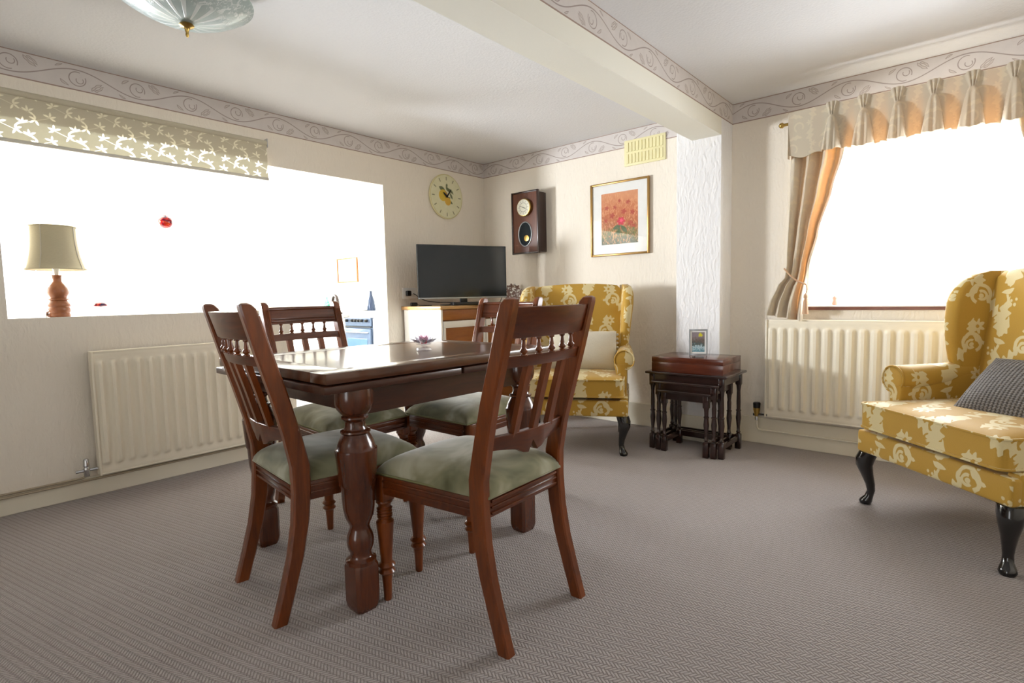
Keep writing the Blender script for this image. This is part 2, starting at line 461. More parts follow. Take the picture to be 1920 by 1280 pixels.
# ------------------------------------------------------------ geometry helpers
def new_bm(): return bmesh.new()
def box(bm, x0, x1, y0, y1, z0, z1, bev=0, mat4=None, seg=2):
    r = bmesh.ops.create_cube(bm, size=1); vs = r['verts']
    bmesh.ops.scale(bm, vec=(x1 - x0, y1 - y0, z1 - z0), verts=vs)
    bmesh.ops.translate(bm, vec=((x0 + x1) / 2, (y0 + y1) / 2, (z0 + z1) / 2), verts=vs)
    if bev:
        es = list({e for v in vs for e in v.link_edges})
        g = bmesh.ops.bevel(bm, geom=es, offset=bev, segments=seg, affect='EDGES', profile=.5)
        vs = list({v for v in g['verts']} | {v for v in vs if v.is_valid})
    if mat4 is not None: bmesh.ops.transform(bm, matrix=mat4, verts=vs)
    return vs
def lathe(bm, prof, n=24, c=(0, 0, 0), mat4=None, cap=True):
    rings = []
    for z, r in prof:
        rings.append([bm.verts.new((c[0] + r * cos(2 * pi * i / n), c[1] + r * sin(2 * pi * i / n), c[2] + z)) for i in range(n)])
    for a, b in zip(rings, rings[1:]):
        for i in range(n):
            bm.faces.new((a[i], a[(i + 1) % n], b[(i + 1) % n], b[i]))
    if cap:
        bm.faces.new(list(reversed(rings[0]))); bm.faces.new(rings[-1])
    vs = [v for r in rings for v in r]
    if mat4 is not None: bmesh.ops.transform(bm, matrix=mat4, verts=vs)
    return vs
def tube(bm, pts, r, n=8, closed=False):
    pts = [Vector(p) for p in pts]; rings = []; up = Vector((0, 0, 1)); N = len(pts)
    prevx = None
    for i, p in enumerate(pts):
        d = (pts[min(i + 1, N - 1)] - pts[max(i - 1, 0)]) if not closed else (pts[(i + 1) % N] - pts[i - 1])
        d.normalize()
        x = prevx if prevx is not None else (up.cross(d) if abs(d.z) < .95 else Vector((1, 0, 0)).cross(d))
        x = (x - d * x.dot(d)).normalized(); prevx = x; y = d.cross(x)
        rr = r[i] if isinstance(r, (list, tuple)) else r
        rings.append([bm.verts.new(p + (x * cos(2 * pi * k / n) + y * sin(2 * pi * k / n)) * rr) for k in range(n)])
    rng = list(zip(rings, rings[1:])) + ([(rings[-1], rings[0])] if closed else [])
    for a, b in rng:
        for k in range(n): bm.faces.new((a[k], a[(k + 1) % n], b[(k + 1) % n], b[k]))
    if not closed: bm.faces.new(list(reversed(rings[0]))); bm.faces.new(rings[-1])
def loft(bm, secs, cap=True, closed=True):
    rings = [[bm.verts.new(p) for p in s] for s in secs]; n = len(rings[0])
    for a, b in zip(rings, rings[1:]):
        for k in range(n if closed else n - 1): bm.faces.new((a[k], a[(k + 1) % n], b[(k + 1) % n], b[k]))
    if cap and closed: bm.faces.new(list(reversed(rings[0]))); bm.faces.new(rings[-1])
def prism(bm, outline, axis, a, b):
    """outline: 2D points; extruded along axis from a to b"""
    def P(p, t): return {'X': (t, p[0], p[1]), 'Y': (p[0], t, p[1]), 'Z': (p[0], p[1], t)}[axis]
    A = [bm.verts.new(P(p, a)) for p in outline]; B = [bm.verts.new(P(p, b)) for p in outline]
    n = len(A)
    for i in range(n): bm.faces.new((A[i], A[(i + 1) % n], B[(i + 1) % n], B[i]))
    bm.faces.new(list(reversed(A))); bm.faces.new(B)
def grid(bm, nu, nv, f, uv=None, thick=0):
    vs = [[bm.verts.new(f(i / nu, j / nv)) for j in range(nv + 1)] for i in range(nu + 1)]
    lay = bm.loops.layers.uv.verify()
    for i in range(nu):
        for j in range(nv):
            fc = bm.faces.new((vs[i][j], vs[i + 1][j], vs[i + 1][j + 1], vs[i][j + 1]))
            if uv:
                for lp, (a, b) in zip(fc.loops, ((i, j), (i + 1, j), (i + 1, j + 1), (i, j + 1))): lp[lay].uv = uv(a / nu, b / nv)
    return vs
def cushion(bm, w, d, h, n=14, px=6., pw=.5, mat4=None, dome=1.0):
    """rounded pad, centre at origin; w,d,h full sizes"""
    lay = bm.loops.layers.uv.verify(); allv = []
    for sgn in (1, -1):
        vs = []
        for i in range(n + 1):
            row = []
            for j in range(n + 1):
                u = 2 * i / n - 1; v = 2 * j / n - 1
                u2 = math.copysign(1 - (1 - abs(u)) ** 1.6, u); v2 = math.copysign(1 - (1 - abs(v)) ** 1.6, v)
                k = max(0., (1 - abs(u2) ** px) * (1 - abs(v2) ** px)) ** pw
                row.append(bm.verts.new((u2 * w / 2, v2 * d / 2, sgn * h / 2 * k * (dome if sgn > 0 else 1))))
            vs.append(row)
        for i in range(n):
            for j in range(n):
                q = (vs[i][j], vs[i + 1][j], vs[i + 1][j + 1], vs[i][j + 1])
                bm.faces.new(q if sgn > 0 else tuple(reversed(q)))
        allv += [v for r in vs for v in r]
    bmesh.ops.remove_doubles(bm, verts=allv, dist=1e-5)
    vs = [v for v in allv if v.is_valid]
    if mat4 is not None: bmesh.ops.transform(bm, matrix=mat4, verts=vs)
    return vs
def boxuv(bm):
    lay = bm.loops.layers.uv.verify(); bm.normal_update()
    for f in bm.faces:
        n = f.normal; a = max(range(3), key=lambda i: abs(n[i]))
        for l in f.loops:
            c = l.vert.co
            l[lay].uv = ((c.y, c.z), (c.x, c.z), (c.x, c.y))[a]
def obj(name, bm, m, parent=None, smooth=None, uv=False, **props):
    bmesh.ops.recalc_face_normals(bm, faces=bm.faces)
    if uv: boxuv(bm)
    me = bpy.data.meshes.new(name); bm.to_mesh(me); bm.free()
    for k in (m if isinstance(m, (list, tuple)) else [m]): me.materials.append(M[k])
    if smooth is not None:
        me.polygons.foreach_set('use_smooth', [True] * len(me.polygons))
        me.set_sharp_from_angle(angle=radians(smooth))
    o = bpy.data.objects.new(name, me); COL.objects.link(o)
    if parent: o.parent = parent
    for k, v in props.items(): o[k] = v
    return o
def thing(name, label, cat, loc=(0, 0, 0), rz=0, group=None):
    o = bpy.data.objects.new(name, None); COL.objects.link(o); o.location = loc; o.rotation_euler = (0, 0, rz); o.empty_display_size = .1
    o['label'] = label; o['category'] = cat; o['kind'] = 'thing'
    if group: o['group'] = group
    return o
def tag(o, label, cat, group=None):
    o['label'] = label; o['category'] = cat; o['kind'] = 'thing'
    if group: o['group'] = group
    return o
def struct(name, bm, m, parent=None, smooth=None, uv=False, **kw):
    o = obj(name, bm, m, parent, smooth, uv)
    if parent is None: o['kind'] = 'structure'
    for k, v in kw.items(): o[k] = v
    return o
def dup(root, loc=None, rz=None, label=None, group=None):
    r = root.copy(); COL.objects.link(r)
    if loc is not None: r.location = loc
    if rz is not None: r.rotation_euler = (0, 0, rz)
    if label: r['label'] = label
    if group: r['group'] = group
    for ch in list(root.children):
        c = ch.copy(); COL.objects.link(c); c.parent = r
        for g in list(ch.children):
            d = g.copy(); COL.objects.link(d); d.parent = c
    return r
def RT(loc, rx=0, ry=0, rz=0):
    from mathutils import Euler
    return Matrix.Translation(loc) @ Euler((rx, ry, rz)).to_matrix().to_4x4()

# ------------------------------------------------------------ ROOM SHELL
XR, YF = 4.85, -5.7           # right wall, wall behind the camera
KX, KY = -3.0, -5.5           # kitchen far wall and side wall
TH = .12
OP_L, OP_J, HW, OPT, OPB = -3.316, -1.124, -1.905, 1.862, .936
def B(name, m, *boxes, **kw):
    bm = new_bm()
    for b in boxes: box(bm, *b)
    return struct(name, bm, m, **kw)
B('floor', 'woven carpet', (-.13, XR, YF, .02, -.06, 0))
B('floor_kitchen', 'worktop', (KX - .1, -.13, KY, .02, -.06, -.001))
B('ceiling', 'ceiling paint', (0, XR, YF, .02, H, H + .08))
B('ceiling_kitchen', 'kitchen paint', (KX - .1, -.12, KY, .02, H, H + .08))
B('wall_left', 'wall paper', (-TH, 0, YF, OP_L, 0, H), (-TH, 0, OP_J, 0, 0, H), (-TH, 0, OP_L, OP_J, OPT, H), (-TH, 0, OP_L, HW, 0, OPB))
WX0, WX1, WZ0, WZ1 = 2.66, 3.84, .885, 1.86
B('wall_back', 'wall paper', (KX - .1, WX0, 0, .28, 0, H), (WX1, XR, 0, .28, 0, H), (WX0, WX1, 0, .28, 0, WZ0), (WX0, WX1, 0, .28, WZ1, H))
B('wall_right', 'wall paper', (XR, XR + .1, YF, .28, 0, H))
B('wall_front', 'wall paper', (-.12, 2.25, YF - .1, YF, 0, H), (3.1, XR + .1, YF - .1, YF, 0, H), (2.25, 3.1, YF - .1, YF, 2.0, H))
B('wall_kitchen_far', 'kitchen paint', (KX - .1, KX, -2.4, -1.95, -.1, H), (KX - .1, KX, -.75, 0, -.1, H), (KX - .1, KX, -1.95, -.75, -.1, 1.0), (KX - .1, KX, -1.95, -.75, 2.0, H))
B('wall_kitchen_near', 'kitchen paint', (-1.45, -1.35, KY, -3.75, -.1, H), (-1.45, -1.35, -2.95, -2.4, -.1, H), (-1.45, -1.35, -3.75, -2.95, -.1, .92), (-1.45, -1.35, -3.75, -2.95, 1.62, H))
B('wall_kitchen_return', 'kitchen paint', (KX - .1, -1.45, -2.5, -2.4, -.1, H))
B('wall_kitchen_side', 'kitchen paint', (-1.45, -1.2, KY - .1, KY, -.1, H), (-.3, -.12, KY - .1, KY, -.1, H), (-1.2, -.3, KY - .1, KY, -.1, .9), (-1.2, -.3, KY - .1, KY, 2.1, H))
B('wall_kitchen_back', 'kitchen paint', (KX, -.12, -.012, 0, -.1, H))
B('wall_pier', 'pier paper', (1.942, 2.2336, -.197, 0, 0, H))
B('ceiling_beam', 'beam paint', (2.0455, 2.2336, YF, -.197, 1.9705, H))
# frieze border bands, real strips of paper on the wall
def band(name, p0, p1, n, z1=H, h=.127):
    bm = new_bm(); lay = bm.loops.layers.uv.verify(); p0 = Vector(p0); p1 = Vector(p1); nn = Vector(n)
    L = (p1 - p0).length
    def q(p, z, off): return (p.x + nn.x * off, p.y + nn.y * off, z)
    A = [bm.verts.new(q(p, z, .0012)) for p, z in ((p0, z1 - h), (p1, z1 - h), (p1, z1), (p0, z1))]
    C_ = [bm.verts.new(q(p, z, -.0005)) for p, z in ((p0, z1 - h), (p1, z1 - h), (p1, z1), (p0, z1))]
    f = bm.faces.new(A)
    for l, uv in zip(f.loops, ((0, 0), (L, 0), (L, h), (0, h))): l[lay].uv = uv
    bm.faces.new(list(reversed(C_)))
    for i in range(4): bm.faces.new((A[i], C_[i], C_[(i + 1) % 4], A[(i + 1) % 4]))
    return struct(name, bm, 'scroll border')
band('trim_1', (0, YF, 0), (0, 0, 0), (1, 0, 0))
band('trim_2', (0, 0, 0), (2.05, 0, 0), (0, -1, 0))
band('trim_3', (2.2336, 0, 0), (2.2336, YF, 0), (1, 0, 0))
band('trim_4', (2.2336, 0, 0), (XR, 0, 0), (0, -1, 0))
def skirt(name, x0, x1, y0, y1, h):
    bm = new_bm(); box(bm, x0, x1, y0, y1, 0, h, .004); return struct(name, bm, 'gloss cream')
skirt('baseboard_left', 0, .018, YF, HW, .10)
skirt('baseboard_left.001', 0, .018, OP_J, -.02, .16)
skirt('baseboard_back', 0, 1.942, -.018, 0, .17)
skirt('baseboard_back.001', 2.2336, XR, -.018, 0, .17)
bm = new_bm(); box(bm, 1.93, 2.2456, -.209, -.197, 0, .17, .003); box(bm, 2.2336, 2.2456, -.209, -.018, 0, .17, .003); box(bm, 1.93, 1.942, -.209, -.018, 0, .17, .003)
struct('baseboard_pier', bm, 'gloss cream')
# main window
bm = new_bm()
for b in ((WX0, WX0 + .055, .16, .22, WZ0, WZ1), (WX1 - .055, WX1, .16, .22, WZ0, WZ1), (WX0 + .054, WX1 - .054, .161, .219, WZ0 + .012, WZ0 + .055), (WX0 + .054, WX1 - .054, .161, .219, WZ1 - .055, WZ1)): box(bm, *b, .004)
w = struct('window_1', bm, 'white plastic')
bm = new_bm(); box(bm, WX0 + .05, WX1 - .05, .188, .192, WZ0 + .05, WZ1 - .05); obj('pane', bm, 'window glass', w)
bm = new_bm(); box(bm, WX0 - .0, WX1 + .0, -.025, .16, WZ0 - .004, WZ0 + .012, .004); obj('window_sill', bm, 'white enamel', w)
bm = new_bm(); box(bm, WX0 + .0, WX1 + .0, -.030, -.024, WZ0 - .014, WZ0 + .004, .002); obj('sill_edge', bm, 'sill wood', w, label='red-brown wooden edge strip')
def plainwin(name, x0, x1, y0, y1, z0, z1, ax, pr=.055, mull=1):
    bm = new_bm()
    if ax == 'X':
        mx = (x0 + x1) / 2
        for b in ((mx - .03, mx + .03, y0, y0 + pr, z0, z1), (mx - .03, mx + .03, y1 - pr, y1, z0, z1), (mx - .03, mx + .03, y0 + pr, y1 - pr, z0, z0 + pr), (mx - .03, mx + .03, y0 + pr, y1 - pr, z1 - pr, z1), (mx - .03, mx + .03, (y0 + y1) / 2 - .03, (y0 + y1) / 2 + .03, z0 + pr, z1 - pr))[:4 + mull]: box(bm, *b)
        g = (mx - .003, mx + .003, y0, y1, z0, z1)
    else:
        my = (y0 + y1) / 2
        for b in ((x0, x0 + pr, my - .03, my + .03, z0, z1), (x1 - pr, x1, my - .03, my + .03, z0, z1), (x0 + pr, x1 - pr, my - .03, my + .03, z0, z0 + pr), (x0 + pr, x1 - pr, my - .03, my + .03, z1 - pr, z1), ((x0 + x1) / 2 - .03, (x0 + x1) / 2 + .03, my - .03, my + .03, z0 + pr, z1 - pr)): box(bm, *b)
        g = (x0, x1, my - .003, my + .003, z0, z1)
    w = struct(name, bm, 'white plastic'); bm = new_bm(); box(bm, *g); obj('pane', bm, 'window glass', w)
plainwin('window_2', -1.45, -1.35, -3.75, -2.95, .92, 1.62, 'X', .035, 0)
plainwin('added_window_4', KX - .1, KX, -1.95, -.75, 1.0, 2.0, 'X')  # invented opening for the far kitchen fill
plainwin('added_window_3', -1.2, -.3, KY - .1, KY, .9, 2.1, 'Y')  # unseen opening made for the kitchen side fill
plainwin('added_door_1', 2.25, 3.1, YF - .1, YF, 0, 2.0, 'Y')  # unseen glazed door, added to let the rear fill in

# ------------------------------------------------------------ RADIATORS
def radiator(name, label, L, z0, z1, nfl, depth=.1):
    """local: x along 0..L, front face towards -Y at y=-depth, wall plane y=0"""
    t = thing(name, label, 'radiator')
    pitch = L / nfl; zt = z1 - .045; zb = z0 + .045
    bm = new_bm(); per = 8
    zs = [z0, z0 + .012, z0 + .03, zb, zb + .006, zb + .014, zb + .03] + [zb + .03 + (zt - zb - .06) * k / 3 for k in (1, 2)] + [zt - .03, zt - .014, zt - .006, zt, z1 - .03, z1 - .012, z1]
    def prof(u, z):
        ph = abs(((u % 1) - .5) * 2)              # 0 centre of flute .. 1
        s = max(0, min(1, (.62 - ph) / .30)); s = s * s * (3 - 2 * s)
        e = max(0, min(1, (min(z - zb, zt - z) + .0) / .02)); e = e * e * (3 - 2 * e)
        edge = 1 if (z <= z0 or z >= z1) else 0
        return -depth + .018 * (1 - s * e) * 1.0 + (.006 if edge else 0)
    nu = nfl * per; rows = []
    for z in zs: rows.append([bm.verts.new((L * i / nu, prof(i / per, z), z)) for i in range(nu + 1)])
    for a, b in zip(rows, rows[1:]):
        for i in range(nu): bm.faces.new((a[i], a[i + 1], b[i + 1], b[i]))
    obj('front_panel', bm, 'radiator enamel', t, smooth=50)
    bm = new_bm()
    box(bm, 0, L, -depth + .018, -.03, z1 - .012, z1, .003); box(bm, 0, L, -depth + .018, -.03, z0, z0 + .01, .003)
    box(bm, -.006, .004, -depth + .010, -.03, z0, z1, .003); box(bm, L - .004, L + .006, -depth + .010, -.03, z0, z1, .003)
    box(bm, .02, L - .02, -.045, -.03, z0 + .02, z1 - .02)
    obj('casing', bm, 'radiator enamel', t, smooth=40)
    for x in (.12, L - .16):
        bm = new_bm(); box(bm, x, x + .04, -.03, -.001, z0 + .1, z1 - .1); obj('bracket', bm, 'white enamel', t)
    return t
r1 = radiator('radiator', 'cream panel radiator under the kitchen opening, beside the dark chair', .95, .114, .757, 17)
r1.location = (0, -3.024, 0); r1.rotation_euler = (0, 0, pi / 2)
r1.scale = (1, 1, 1)
bm = new_bm(); lathe(bm, [(-.03, .012), (.0, .015), (.01, .015), (.02, .010)], 12, (-.055, -.06, .15)); lathe(bm, [(.02, .014), (.055, .012), (.06, .008)], 12, (-.055, -.06, .15))
vv = obj('valve', bm, 'chrome', r1, smooth=40)
bm = new_bm(); tube(bm, [(-.10, -.06, .15), (0.01, -.06, .15)], .008); obj('valve_tail', bm, 'chrome', r1, smooth=40)
r2 = radiator('radiator', 'long cream panel radiator under the curtained window', 1.52, .195, .8125, 25)
r2.location = (2.487, 0, 0)
bm = new_bm(); lathe(bm, [(0, .012), (.02, .016), (.04, .021), (.055, .022)], 14, (-.055, -.075, .19)); obj('valve', bm, 'brass', r2, smooth=40)
bm = new_bm(); lathe(bm, [(.0, .021), (.03, .023), (.036, .018)], 14, (-.055, -.075, .245)); obj('valve_cap', bm, 'black plastic', r2, smooth=40)
bm = new_bm(); tube(bm, [(-.055, -.075, .20), (-.055, -.075, .165)], .011); tube(bm, [(-.075, -.075, .20), (.01, -.075, .205)], .010); obj('valve_tail', bm, 'chrome', r2, smooth=40)
# pipes
bm = new_bm()
tube(bm, [(.03, YF + .1, .107), (.03, -3.09, .107), (.04, -3.08, .12), (.06, -3.078, .14)], .006); 
tag(obj('heating_pipe', bm, 'copper pipe', smooth=60), 'upper thin painted pipe running along the left skirting to the radiator', 'pipe')
bm = new_bm(); tube(bm, [(.028, YF + .1, .09), (.028, -3.0, .09), (.028, -2.2, .09)], .006)
tag(obj('heating_pipe', bm, 'copper pipe', smooth=60), 'lower thin painted pipe on the left skirting under its twin', 'pipe')
bm = new_bm(); tube(bm, [(2.432, -.075, .165), (2.432, -.07, .12), (2.437, -.05, .10), (2.452, -.032, .094), (2.49, -.03, .093), (3.98, -.03, .093)], .0055)
tag(obj('heating_pipe', bm, 'gloss cream', smooth=60), 'thin cream pipe curling below the window radiator', 'pipe')

# ------------------------------------------------------------ DINING CHAIRS
def chair_proto():
    t = thing('dining_chair', '', 'chair', group='carved dining chairs with green velvet seats')
    path = [(0, 0), (.030, .10), (.058, .20), (.077, .30), (.086, .40), (.086, .48), (.066, .58), (.034, .70), (-.004, .83), (-.034, .94), (-.043, .970)]
    wd = [.042, .044, .047, .050, .054, .056, .053, .050, .048, .046, .044]
    def back(z):
        for (y0, z0), (y1, z1) in zip(path, path[1:]):
            if z <= z1: return y0 + (y1 - y0) * (z - z0) / (z1 - z0)
        return path[-1][0]
    for s in (-1, 1):
        bm = new_bm(); secs = []
        pts = list(zip(path, wd))
        pts.append(((-.049, .982), .034)); pts.append(((-.050, .987), .018))
        for k, ((y, z), d) in enumerate(pts):
            hw = .0175 if k < len(path) else (.015 if k == len(path) else .009)
            x = s * (.188 + (.006 if z > .6 else 0))
            c = .005
            o = [(-hw + c, -d / 2), (hw - c, -d / 2), (hw, -d / 2 + c), (hw, d / 2 - c), (hw - c, d / 2), (-hw + c, d / 2), (-hw, d / 2 - c), (-hw, -d / 2 + c)]
            secs.append([(x + a, y + b, z) for a, b in o])
        loft(bm, secs); leg = obj('rear_leg', bm, 'mahogany', t, smooth=35)
        # reeding on the front face of the post
        for dx in (-.008, 0, .008):
            bm = new_bm(); tube(bm, [(s * .194 + dx, back(z) + .024, z) for z in (.64, .7, .78, .86, .95)], .0028, 6)
            obj('reed', bm, 'mahogany', leg, smooth=60)
    leg_prof = [(0, .0115), (.005, .013), (.06, .0155), (.088, .018), (.092, .024), (.098, .028), (.104, .024), (.108, .020), (.113, .024), (.120, .029), (.127, .024), (.131, .019), (.145, .019),
                (.20, .0235), (.25, .0275), (.268, .029), (.273, .024), (.278, .020), (.284, .025), (.288, .021), (.292, .026), (.297, .022), (.302, .026), (.307, .022), (.312, .026), (.318, .020), (.326, .021), (.334, .028), (.340, .026)]
    for s in (-1, 1):
        bm = new_bm(); lathe(bm, leg_prof, 20, (s * .205, .492, 0))
        box(bm, s * .205 - .024, s * .205 + .024, .468, .516, .338, .425, .004)
        obj('front_leg', bm, 'mahogany', t, smooth=40)
    # seat rails with mouldings
    yb, yf, wb, wf = .078, .505, .182, .216
    for s in (-1, 1):
        bm = new_bm(); L = math.hypot(yf - yb, wf - wb); a = math.atan2(wf - wb, yf - yb)
        T = RT((s * wb, yb, 0), rz=-s * a)
        box(bm, -.011, .011, 0, L, .365, .425, .003, T); box(bm, -.015, .015, .02, L - .02, .405, .414, .003, T); box(bm, -.014, .014, .02, L - .02, .385, .392, .002, T)
        obj('side_rail', bm, 'mahogany cross grain', t, smooth=40)
    for nm, y, w_ in (('front_rail', yf, wf), ('rear_rail', yb, wb)):
        bm = new_bm(); box(bm, -w_, w_, y - .011, y + .011, .365, .425, .003)
        sg = 1 if y > .3 else -1
        for z, h, o in ((.408, .009, .006), (.392, .006, .005), (.374, .006, .004)): box(bm, -w_ + .02, w_ - .02, y + sg * .010 - .006 - .001, y + sg * (.010) + .006, z, z + h, .002)
        obj(nm, bm, 'mahogany cross grain', t, smooth=40)
    # upholstered seat
    bm = new_bm(); n = 20
    def seat(u, v):
        yy = .062 + v * .462; hw = .184 + (.222 - .184) * v
        a = abs(2 * u - 1); b = abs(2 * v - 1)
        k = max(0, (1 - a ** 4.5) * (1 - b ** 4.5)) ** .42
        x = math.copysign(1 - (1 - a) ** 1.7, 2 * u - 1) * hw
        yy = .056 + (.5 + .5 * math.copysign(1 - (1 - b) ** 1.7, 2 * v - 1)) * .462
        a2 = min(1, 1 - (1 - a) ** 1.7); b2 = min(1, 1 - (1 - b) ** 1.7)
        k = max(0, (1 - a2 ** 6) * (1 - b2 ** 6)) ** .36
        cr = .018 * (1 - a2 * a2) * (1 - b2 * b2)
        # soften corners
        rr = max(0, (a2 + b2 - 1.72)) * .06
        return (x * (1 - rr), yy + (.06 - rr) * 0, .425 + .056 * k + cr * 1.2)
    grid(bm, n, n, seat)
    ring = []
    obj('seat', bm, 'green velvet', t, smooth=80)
    bm = new_bm()
    P_ = [(-.180, .060), (-.222, .520), (.222, .520), (.180, .060)]
    pts = []
    for i in range(4):
        a, b = Vector(P_[i]), Vector(P_[(i + 1) % 4])
        for k in range(8): q = a.lerp(b, k / 8); pts.append((q.x, q.y, .428))
    tube(bm, pts, .0038, 6, closed=True); obj('piping', bm, 'velvet piping', t, smooth=60)
    # back rails (slightly bowed)
    def bow(x): return -.028 * (1 - (x / .19) ** 2)
    def rail(name, z0, z1, th, low=None, bev=.002):
        bm = new_bm(); secs = []
        for i in range(17):
            x = -.18 + .36 * i / 16; zz0 = z0 if low is None else low(x)
            yb_ = back((z0 + z1) / 2) + bow(x); tilt = (back(z1) - back(z0))
            y0, y1 = yb_ - tilt / 2, yb_ + tilt / 2
            c = bev
            secs.append([(x, y0 - th / 2, zz0 + c), (x, y0 - th / 2 + c, zz0), (x, y0 + th / 2 - c, zz0), (x, y0 + th / 2, zz0 + c), (x, y1 + th / 2, z1 - c), (x, y1 + th / 2 - c, z1), (x, y1 - th / 2 + c, z1), (x, y1 - th / 2, z1 - c)])
        loft(bm, secs); return obj(name, bm, 'mahogany cross grain', t, smooth=35)
    tr = rail('top_rail', .878, .962, .022)
    for z in (.952, .905, .892):
        bm = new_bm(); tube(bm, [(x, back(z) + bow(x) + .012, z) for x in [(-.172 + .344 * i / 14) for i in range(15)]], .0042, 6); obj('moulding', bm, 'mahogany cross grain', tr, smooth=60)
    rail('middle_rail', .797, .829, .022)
    def scal(x):
        a = abs(x) / .18
        if a < .045: return .560
        if a < .30: return .527 + .012 * ((a - .16) / .14) ** 2
        return .542 + .018 * sin((a - .3) / .7 * pi * .5)
    rail('lower_rail', .557, .600, .020, scal)
    sp = [(0, .0055), (.003, .0085), (.007, .006), (.012, .0095), (.017, .0105), (.022, .0075), (.028, .0085), (.034, .0075), (.046, .0045)]
    sp = [(z * 1.08, r) for z, r in [(0, .0105), (.003, .0105), (.005, .006), (.009, .0105), (.014, .0110), (.019, .0065), (.022, .0070), (.030, .0058), (.0385, .0050), (.041, .0085), (.044, .0085), (.0475, .0085)]]
    for k in range(5):
        x = -.118 + .059 * k; bm = new_bm()
        lathe(bm, sp, 12, (x, 0, 0), mat4=RT((0, back(.855) + bow(x), .8285)))
        obj('spindle', bm, 'mahogany', t, smooth=50)
    for x in (-.085, 0, .085):
        bm = new_bm(); secs = []
        for i in range(9):
            z = .588 + (.802 - .588) * i / 8; y = back(z) + bow(x)
            secs.append([(x - .0125, y - .009, z), (x + .0125, y - .009, z), (x + .0125, y + .009, z), (x - .0125, y + .009, z)])
        loft(bm, secs); obj('slat', bm, 'mahogany', t, smooth=40)
    return t
ch = chair_proto()
G_ = 'carved dining chairs with green velvet seats'
ch.location = (2.535, -2.468, .0); ch.rotation_euler = (0, 0, radians(90 + 2))        # faces -X
ch['label'] = 'mahogany dining chair nearest the viewer, its plain back turned towards the room'
dup(ch, (1.72, -2.965, 0), radians(-7 + 0), 'mahogany dining chair between the long left radiator and the near table leg, back leaning left', G_)
dup(ch, (.90, -2.30, 0), radians(-90), 'mahogany dining chair behind the table in front of the kitchen doorway and black cooker', G_)
dup(ch, (1.575, -1.535, 0), radians(180), 'mahogany dining chair behind the table in front of the yellow wing chair and cabinet', G_)

# ------------------------------------------------------------ DINING TABLE
def dining_table():
    t = thing('dining_table', 'dark oak draw-leaf dining table with bulbous turned legs', 'table', (1.683, -2.352, 0), radians(-2))
    W2, L2 = .412, .525
    bm = new_bm()
    # top: outer frame boards + slightly recessed centre panel with thin inlay joint
    box(bm, -W2 + .10, W2 - .10, -L2 + .10, L2 - .10, .748, .7745, 0)
    obj('top_panel', bm, 'table oak', t)
    for nm, b, mm in (('top_border', (-W2, -W2 + .0975, -L2, L2, .744, .775), 'table oak'), ('top_border', (W2 - .0975, W2, -L2, L2, .744, .775), 'table oak'),
                      ('top_border', (-W2 + .0975, W2 - .0975, -L2, -L2 + .0975, .744, .775), 'mahogany cross grain'), ('top_border', (-W2 + .0975, W2 - .0975, L2 - .0975, L2, .744, .775), 'mahogany cross grain')):
        bm = new_bm(); box(bm, *b, .0015); obj(nm, bm, 'table oak' if mm == 'table oak' else 'table oak', t, smooth=40)
    for s in (-1, 1):
        bm = new_bm(); y0, y1 = (s * .006, s * (L2 + .012)) if s > 0 else (s * (L2 + .012), s * .006)
        box(bm, -W2 - .008, W2 + .008, y0, y1, .716, .739, .003); obj('draw_leaf', bm, 'table edge oak', t, smooth=40)
    lx, ly, oy = .359, .39, -.016
    for s in (-1, 1):
        bm = new_bm(); box(bm, s * lx - .012, s * lx + .012, -ly + oy, ly + oy, .628, .715, .002); obj('apron', bm, 'table edge oak', t)
        bm = new_bm(); box(bm, -lx, lx, s * ly + oy - .012, s * ly + oy + .012, .64, .715, .002); obj('apron', bm, 'table edge oak', t)
    prof = [(.176, .043), (.188, .043), (.194, .034), (.199, .031), (.212, .030), (.222, .034), (.236, .0375), (.255, .0385), (.272, .0355), (.288, .029), (.298, .028), (.306, .031), (.325, .040), (.35, .0445), (.405, .0475),
            (.410, .050), (.416, .052), (.46, .0555), (.503, .0590), (.509, .0585), (.513, .0545), (.530, .0500), (.548, .042), (.556, .038), (.561, .042), (.566, .0415), (.570, .033), (.580, .0285), (.594, .029), (.600, .034), (.606, .038), (.612, .0375), (.616, .033),
            (.624, .040), (.640, .049), (.66, .0535), (.69, .054), (.716, .052)]
    def zmap(z):
        A = (.176, .255, .298, .412, .505, .594, .65, .716); B_ = (.155, .231, .275, .411, .520, .612, .66, .716)
        for a0, a1, b0, b1 in zip(A, A[1:], B_, B_[1:]):
            if z <= a1: return b0 + (b1 - b0) * (z - a0) / (a1 - a0)
        return z
    for sx in (-1, 1):
        for sy in (-1, 1):
            bm = new_bm(); lathe(bm, [(zmap(z), r * 1.11) for z, r in prof], 28, (sx * lx, sy * ly + oy, 0))
            b = .039; c = .010; secs = []
            for z, q in ((0, .034), (.012, .039), (.03, .042), (.145, .042), (.158, .037)):
                k = q; o = [(-k + c, -k), (k - c, -k), (k, -k + c), (k, k - c), (k - c, k), (-k + c, k), (-k, k - c), (-k, -k + c)]
                secs.append([(sx * lx + x, sy * ly + oy + y, z) for x, y in o])
            loft(bm, secs)
            lg = obj('leg', bm, 'table leg oak', t, smooth=40)
    return t
dining_table()

